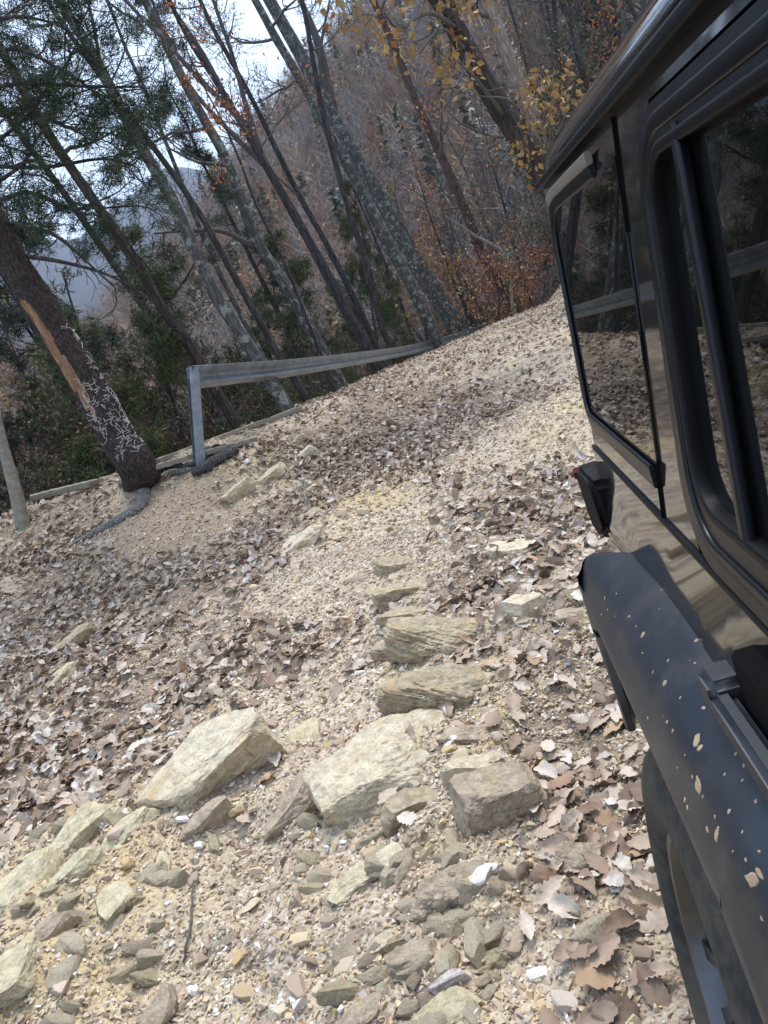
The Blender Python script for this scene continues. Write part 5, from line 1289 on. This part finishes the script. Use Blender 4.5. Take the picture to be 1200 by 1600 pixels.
tree('sapling_tree', 'thin nearly black trunk leaning left, mid picture', [(612, 548), (590, 490), (575, 417), (546, 333), (525, 258), (504, 175), (490, 100)], 25, 10, 'bark_thin', 27, height=19, nb=10, span=(.4, 1), blen=.2)
tree('pine_tree', 'straight reddish brown trunk between the forked grey oak and the big dark leaning trunk', [(800, 475), (785, 450), (762, 417), (725, 325), (692, 250), (650, 158), (617, 75), (583, 0)], 37, 17, 'bark_red', 28, height=25, nb=10, span=(.3, 1), blen=.22, foliage=('yellow', 3, .09, .15, .10))
tree('oak_tree', 'big dark furrowed trunk leaning out of the top edge beside the car roof', [(965, 470), (900, 360), (842, 262), (787, 179), (746, 108), (692, 8), (650, -60)], 15, 40, 'bark_dark', 29, height=13, nb=10, span=(.45, 1), blen=.3, foliage=('yellow', 17, .14, .17, .5), extra=[([(715, 45, 15), (670, 20, 14), (625, 45, 13.5), (600, 20, 13.2)], 3.5), ([(730, 80, 15), (690, 45, 14), (655, 85, 13.4)], 3), ([(790, 185, 15), (750, 130, 14), (715, 95, 13.6)], 3), ([(815, 215, 15), (800, 160, 14.4), (750, 150, 14)], 3), ([(850, 280, 15), (870, 220, 14.6), (885, 170, 14.4)], 3)])
tree('birch_tree', 'smooth pale tan trunk just right of the big dark leaning one', [(905, 340), (854, 237), (821, 158), (792, 83), (758, 0), (730, -60)], 22, 28, 'bark_pale', 30, height=17, nb=9, span=(.3, 1), blen=.25, foliage=('orange', 4, .12, .2, .15))
tree('oak_tree', 'dim grey trunk just behind the mid rail, left foot of the forked oak', [(690, 545), (683, 531), (645, 450), (600, 370), (560, 290), (500, 180)], 29, 19, 'bark_grey', 31, height=20, nb=10, span=(.4, 1), blen=.22)
tree('sapling_tree', 'dark thin upright trunk at upper right above the autumn bush', [(885, 300), (874, 177), (867, 32), (862, -40)], 30, 11, 'bark_thin', 32, height=17, nb=10, blen=.2)
tree('oak_tree', 'grey trunk at the top edge nearest the car roof', [(960, 140), (931, 70), (905, 0), (890, -50)], 28, 14, 'bark_grey', 33, height=19, nb=10, blen=.2)
tree('pine_tree', 'second dark pine stem standing low behind the guardrail post', [(385, 700), (350, 655), (300, 580), (240, 500), (190, 430), (120, 330)], 19, 14, 'bark_dark', 34, height=15, foliage=('needle', 16, .16, .2, .6), span=(.3, 1), nb=18, blen=.2, bark_twig='bark_thin', kids=(5, 4, 3), up=.02)
tree('pine_tree', 'green pine whose crown shows against the sky left of the split stems', [(470, 560), (400, 420), (350, 320), (310, 240), (290, 190)], 27, 11, 'bark_dark', 35, height=12.5, foliage=('needle', 18, .22, .2, .8), span=(.5, 1), nb=20, blen=.13, bark_twig='bark_thin', kids=(5, 4, 3), up=.05)
tree('pine_tree', 'dense dark green pine filling the far left behind the scarred trunk', [(150, 700), (90, 580), (30, 470), (-40, 350)], 17, 16, 'bark_dark', 36, height=13, foliage=('needle', 18, .17, .2, .9), span=(.25, 1), nb=20, blen=.22, bark_twig='bark_thin', kids=(5, 4, 3), up=.02)
tree('sapling_tree', 'thin grey stem rising behind the rail left of the pale lichened trunk', [(450, 640), (420, 575), (380, 500), (330, 400), (290, 300), (250, 200)], 21, 9, 'bark_grey', 37, height=15, nb=10, blen=.2)
tree('sapling_tree', 'slim dark stem between the split stems and the thin black trunk', [(600, 570), (560, 480), (515, 390), (470, 310), (430, 230)], 26, 10, 'bark_thin', 38, height=20, nb=10, blen=.2, foliage=('orange', 5, .10, .15, .15))
tree('maple_tree', 'small maple with orange leaves in front of the split stems', [(520, 600), (480, 500), (440, 400), (400, 320)], 18.5, 6, 'bark_thin', 39, height=8, nb=12, span=(.55, 1), blen=.22, foliage=('orange', 7, .09, .12, .28), kids=(4, 4, 2))
tree('dead_tree', 'bleached dead stem with bare crooked limbs in front of the red bush', [(800, 470), (790, 400), (745, 370), (705, 343)], 36, 8, 'dead', 40, height=8, nb=5, span=(.5, 1), blen=.2, bark_twig='dead', dead=True, kids=(3, 2, 2))
def bush(name, label, u, v, Y, h, w, mt, n, sz, seed, stems=7, cat='bush', group=None, kids=(5, 4, 3), frac=1., spread=.12):
    rs = np.random.RandomState(seed); p = at_Y(u, v, Y); base = np.array([p[0], p[1], HG1(p[0], p[1])-.1]) if h is None or h > 0 else p
    root = empty(name, tuple(base)); tag(root, label, cat, group); b = TB(); ends = []
    for k in range(stems):
        d = rs.randn(3)*.45; d[2] = 1; grow(b, np.zeros(3), nrm(d), h*(.6+.4*rs.rand()), .02+.004*h, 0, rs, ends, 1.2, .004, .05, kids)
    b.obj('stems', M['bark_thin'], root); f = TB(); leafset(f, [e for e in ends if rs.rand() < frac], n, sz, spread, rs); f.obj('foliage', M[mt], root, False); return root
bush('autumn_bush', 'dense red and orange leaved bush at the end of the track by the car', 815, 455, 38, 5.5, 2, 'red', 9, .15, 51, 9, spread=.16, frac=.75)
bush('autumn_bush', 'yellow leaved bush just left of the red one', 735, 440, 34, 5.5, 2, 'yellow', 4, .13, 52, 8, frac=.5, spread=.2)
bush('autumn_bush', 'rusty leaved bush low behind the far end of the rail', 800, 470, 40, 3.6, 2, 'orange', 8, .14, 53, 8, spread=.2)
bush('autumn_bush', 'sparse red leaved shrub at the far left between the stake and the scarred trunk', 85, 560, 16, 4.5, 2, 'red', 3, .08, 54, 8, frac=.5, spread=.15)

# --- rows of woodland that read as the same few kinds
def proto_bare(seed, h, r, bark, tw='twig', nb=16, foliage=None, kids=(5, 4, 3), lo=.3, blen=.24, up=.1):
    rs = np.random.RandomState(seed); C = [np.zeros(3)]; d = np.array([0, 0, 1.])
    for k in range(12): d = nrm(d+rs.randn(3)*.05+[0, 0, .03]); C.append(C[-1]+d*h/12)
    C = catmull(C, 2); m = len(C); R = r*(1-.85*np.linspace(0, 1, m)); t = TB(); t.tube(C, np.maximum(R, .015), 8)
    b = TB(); ends = []
    for j in range(nb):
        f = lo+(1-lo)*(j+rs.rand())/nb; i = min(m-2, int(f*m)); q = rs.randn(3); q[2] = abs(q[2])*.4+.15
        grow(b, C[i], nrm(nrm(q)+[0, 0, .25]), h*blen*(1.15-f)*(.6+.6*rs.rand()), min(.05, R[i]*.45), 0, rs, ends, 1.2, .008, up, kids)
    out = [('trunk', t.mesh('trunk', M[bark])), ('branches', b.mesh('branches', M[tw]))]
    if foliage:
        mt, n, sz, sp, fr_ = foliage; f = TB(); pts = [e for e in ends if rs.rand() < fr_]
        if 'needle' in mt: tufts(f, pts, int(n*1.6), sz, .011, rs)
        else: leafset(f, pts, n, sz, sp, rs)
        me = f.mesh('foliage', M[mt], False); out.append(('foliage', me))
    return out
def proto_shrub(seed, h, mt, n, sz, sp, stems=8, kids=(4, 4, 3), fr_=1.):
    rs = np.random.RandomState(seed); b = TB(); ends = []
    for k in range(stems):
        d = rs.randn(3)*.4; d[2] = 1; grow(b, np.array([rs.randn()*.15, rs.randn()*.15, 0]), nrm(d), h*(.6+.5*rs.rand()), .022, 0, rs, ends, 1.3, .006, .08, kids)
    f = TB(); leafset(f, [e for e in ends if rs.rand() < fr_], n, sz, sp, rs)
    return [('stems', b.mesh('stems', M['twig'])), ('foliage', f.mesh('foliage', M[mt], False))]
def place(parts, name, label, cat, group, x, y, sc, lean=.06):
    r = empty(name, (x, y, HG1(x, y)-.15)); s = sc*(1+RNG.randn()*.12); r.scale = (s, s, s*(1+RNG.randn()*.06)); r.rotation_euler = (RNG.randn()*lean, RNG.randn()*lean, RNG.rand()*6.28)
    for nm, me in parts: link(bpy.data.objects.new(nm, me), r)
    return tag(r, label, cat, group)
BARE = [proto_bare(200+k, 13+k % 3, .13+.03*(k % 3), ['bark_thin', 'bark_grey', 'bark_dark'][k % 3]) for k in range(5)]
RUST = [proto_bare(220+k, 9+k, .09, 'bark_thin', foliage=(['brown', 'orange', 'yellow'][k], 4, .11, .2, .45)) for k in range(3)]
PINE = [proto_bare(230+k, 12+2*k, .15, 'bark_dark', 'bark_thin', 22, ('needle', 16, .24, .2, .9), (4, 4, 3), .25, .17, .02) for k in range(3)]
OLIV = [proto_shrub(240+k, 2.2+.5*k, 'olive', 13, .06, .14) for k in range(3)]
YPIN = [proto_bare(270+k, 4.2+k, .06, 'bark_thin', 'bark_thin', 24, ('softneedle', 16, .17, .2, .95), (4, 4, 3), .08, .24, .02) for k in range(3)]
BRWN = [proto_shrub(250+k, 2.4+.4*k, 'brown', 6, .06, .14, 9) for k in range(2)]
BARS = [proto_shrub(260+k, 2.8, 'brown', 1, .07, .16, 12, (5, 4, 3), .25) for k in range(2)]
def spots(n, r0, r1, a0, a1, omin=1.0, mind=1.0, ang=None):
    out = []; tries = 0
    while len(out) < n and tries < n*60:
        tries += 1; az = radians(RNG.uniform(a0, a1)); r = exp(RNG.uniform(log(r0), log(r1))); x, y = r*sin(az), r*cos(az)
        e = float(edge_dist(np.array([x]), np.array([y]))[0])
        if e < omin and not (x*cos(YAW)-y*sin(YAW) > 5.2): continue
        if x*cos(YAW)-y*sin(YAW) > 1 and hypot(x, y) < 12: continue
        if any((x-a)**2+(y-b)**2 < mind**2 for a, b in out): continue
        out.append((x, y))
    return out
for i, (x, y) in enumerate(spots(12, 15, 60, -44, -14, 2.2, 1.4)+spots(14, 15, 60, 3, 34, 2.2, 1.4)): place(BARE[i % 5], 'bare_tree', 'slender leafless grey tree in the wood beyond the brink', 'tree', 'leafless trees of the wood beyond the brink', x, y, .9)
for i, (x, y) in enumerate(spots(70, 24, 95, 2, 34, 2, 2)): place(BARE[i % 5], 'bare_tree', 'slender leafless grey tree in the wood beyond the brink', 'tree', 'leafless trees of the wood beyond the brink', x, y, 1.)
for i, (x, y) in enumerate(spots(22, 18, 80, -44, -15, 2, 2)+spots(40, 18, 95, 1, 34, 2, 2)): place(RUST[i % 3], 'autumn_tree', 'small tree holding withered rusty leaves in the wood beyond the brink', 'tree', 'small rusty leaved trees of the wood', x, y, .8)
for i, (x, y) in enumerate(spots(8, 15, 40, -44, -15, 2, 2)+spots(16, 30, 95, -20, 34, 2, 4)): place(PINE[i % 3], 'pine_tree', 'dark green pine among the leafless trees beyond the brink', 'tree', 'green pines of the wood', x, y, .75)
for i, (x, y) in enumerate(spots(34, 12.5, 34, -46, 0, 1.9, .8)+spots(22, 20, 50, -5, 30, 2.2, 1.2)): place(OLIV[i % 3], 'green_shrub', 'dull green leafy shrub below the brink of the track', 'shrub', 'green shrubs below the brink', x, y, 1.1)
for i, (x, y) in enumerate(spots(74, 13, 36, -46, 4, 2.0, 1.0)): place(YPIN[i % 3], 'young_pine', 'young green pine with feathery needles below the brink', 'tree', 'young pines below the brink', x, y, 1.1, .12)
for i, (x, y) in enumerate(spots(22, 13, 30, -40, -4, 2.0, .8)+spots(40, 22, 60, -6, 32, 2.0, .8)): place(BRWN[i % 2], 'brown_shrub', 'shrub with withered brown leaves below the brink of the track', 'shrub', 'withered brown shrubs below the brink', x, y, 1.1)
for i, (x, y) in enumerate(spots(60, 14, 50, -40, 32, 2.0, .8)): place(BARS[i % 2], 'bare_thicket', 'twiggy leafless thicket below the brink of the track', 'shrub', 'leafless thickets below the brink', x, y, 1.1)

# --- the wood on the far hillside, one mass
def far_wood():
    n = 9000; az = np.radians(RNG.uniform(-44, 42, n)); r = np.sqrt(RNG.uniform(60**2, 300**2, n)); x, y = r*np.sin(az), r*np.cos(az); z = HG(x, y)
    col = fbm(x*.03, y*.03, 0, 3, 300); grp = {'bare': [], 'rust': [], 'pine': []}
    u = RNG.rand(n)
    for k in range(n):
        g = 'pine' if u[k] < .16+.14*col[k] else ('rust' if u[k] < .58+.15*col[k] else 'bare'); grp[g].append(k)
    rs = np.random.RandomState(9)
    for g, idx in grp.items():
        V = []; T = []; A = []; n0 = 0; V2 = []
        tp = []
        for q in range(5):
            vs = []; h = 1.0
            def stick_(a, b, w):
                s = nrm(np.cross(b-a, rs.randn(3)))*w; vs.extend([a-s, a+s, b])
            stick_(np.zeros(3), np.array([rs.randn()*.03, rs.randn()*.03, 1.]), .012)
            if g == 'pine':
                for m_ in range(70):
                    hh = rs.uniform(.25, 1); a = np.array([0, 0, hh]); t = rs.rand()*6.28; w = .22*(1.1-hh)+.03; b = a+np.array([cos(t)*w, sin(t)*w, rs.randn()*.03]); s = np.array([-sin(t), cos(t), .5])*.035; a = a*(1)+(b-a)*.3; vs.extend([a-s, a+s, b])
            else:
                for m_ in range(80):
                    hh = rs.uniform(.3, .95); a = np.array([rs.randn()*.05, rs.randn()*.05, hh]); t = rs.rand()*6.28; w = rs.uniform(.1, .3); b = a+np.array([cos(t)*w, sin(t)*w, rs.uniform(.05, .3)]); stick_(a, b, .0035)
                if g == 'rust':
                    for m_ in range(60):
                        c = np.array([rs.randn()*.13, rs.randn()*.13, .65+rs.randn()*.14]); d = rs.randn(3)*.025; s = rs.randn(3)*.02; vs.extend([c, c+d, c+s])
            tp.append(np.array(vs))
        idx = np.array(idx); P = np.stack([x[idx], y[idx], z[idx]-.3], 1); sc = np.where(RNG.rand(len(idx)) < .5, 9., 12.)*(.7+.5*RNG.rand(len(idx))); th = RNG.rand(len(idx))*6.28
        for q in range(5):
            m_ = np.arange(len(idx)) % 5 == q; t = tp[q]; c, s = np.cos(th[m_]), np.sin(th[m_])
            W = np.stack([c[:, None]*t[None, :, 0]-s[:, None]*t[None, :, 1], s[:, None]*t[None, :, 0]+c[:, None]*t[None, :, 1], np.repeat(t[None, :, 2], m_.sum(), 0)], -1)*sc[m_][:, None, None]+P[m_][:, None]
            V.append(W.reshape(-1, 3)); A.append(np.repeat(RNG.rand(m_.sum()), len(t)))
        V = np.concatenate(V); o = obj_np('far_wood', V, np.arange(len(V)).reshape(-1, 3), M[{'bare': 'farbare', 'rust': 'farrust', 'pine': 'softneedle'}[g]], None, False, {'tone': np.concatenate(A)}); tag(o, kind='stuff')
M['farbare'] = mat_foliage('distant bare crowns', [(0, (.16, .135, .125)), (.5, (.26, .225, .205)), (1, (.34, .30, .275))], .9)
M['farrust'] = mat_foliage('distant rusty crowns', [(0, (.24, .12, .06)), (.4, (.32, .19, .10)), (.7, (.26, .17, .12)), (1, (.36, .24, .12))], .9)
far_wood()

# ------------------------------------------------------------------ air
if HAZE:
    bm = bmesh.new(); bmesh.ops.create_cube(bm, size=1)
    for v in bm.verts: v.co = (v.co.x*7600, v.co.y*7600, -1200+(v.co.z+.5)*1580)
    me = bpy.data.meshes.new('haze'); bm.to_mesh(me); bm.free(); hm = bpy.data.materials.new('haze'); hm.use_nodes = True; nt = hm.node_tree
    nt.nodes.remove(nt.nodes['Principled BSDF']); pv = nt.nodes.new('ShaderNodeVolumePrincipled'); pv.inputs['Color'].default_value = (.72, .82, 1, 1); pv.inputs['Density'].default_value = .00028; pv.inputs['Anisotropy'].default_value = .2
    nt.links.new(pv.outputs[0], nt.nodes['Material Output'].inputs['Volume']); me.materials.append(hm)
    tag(link(bpy.data.objects.new('haze', me)), kind='stuff')
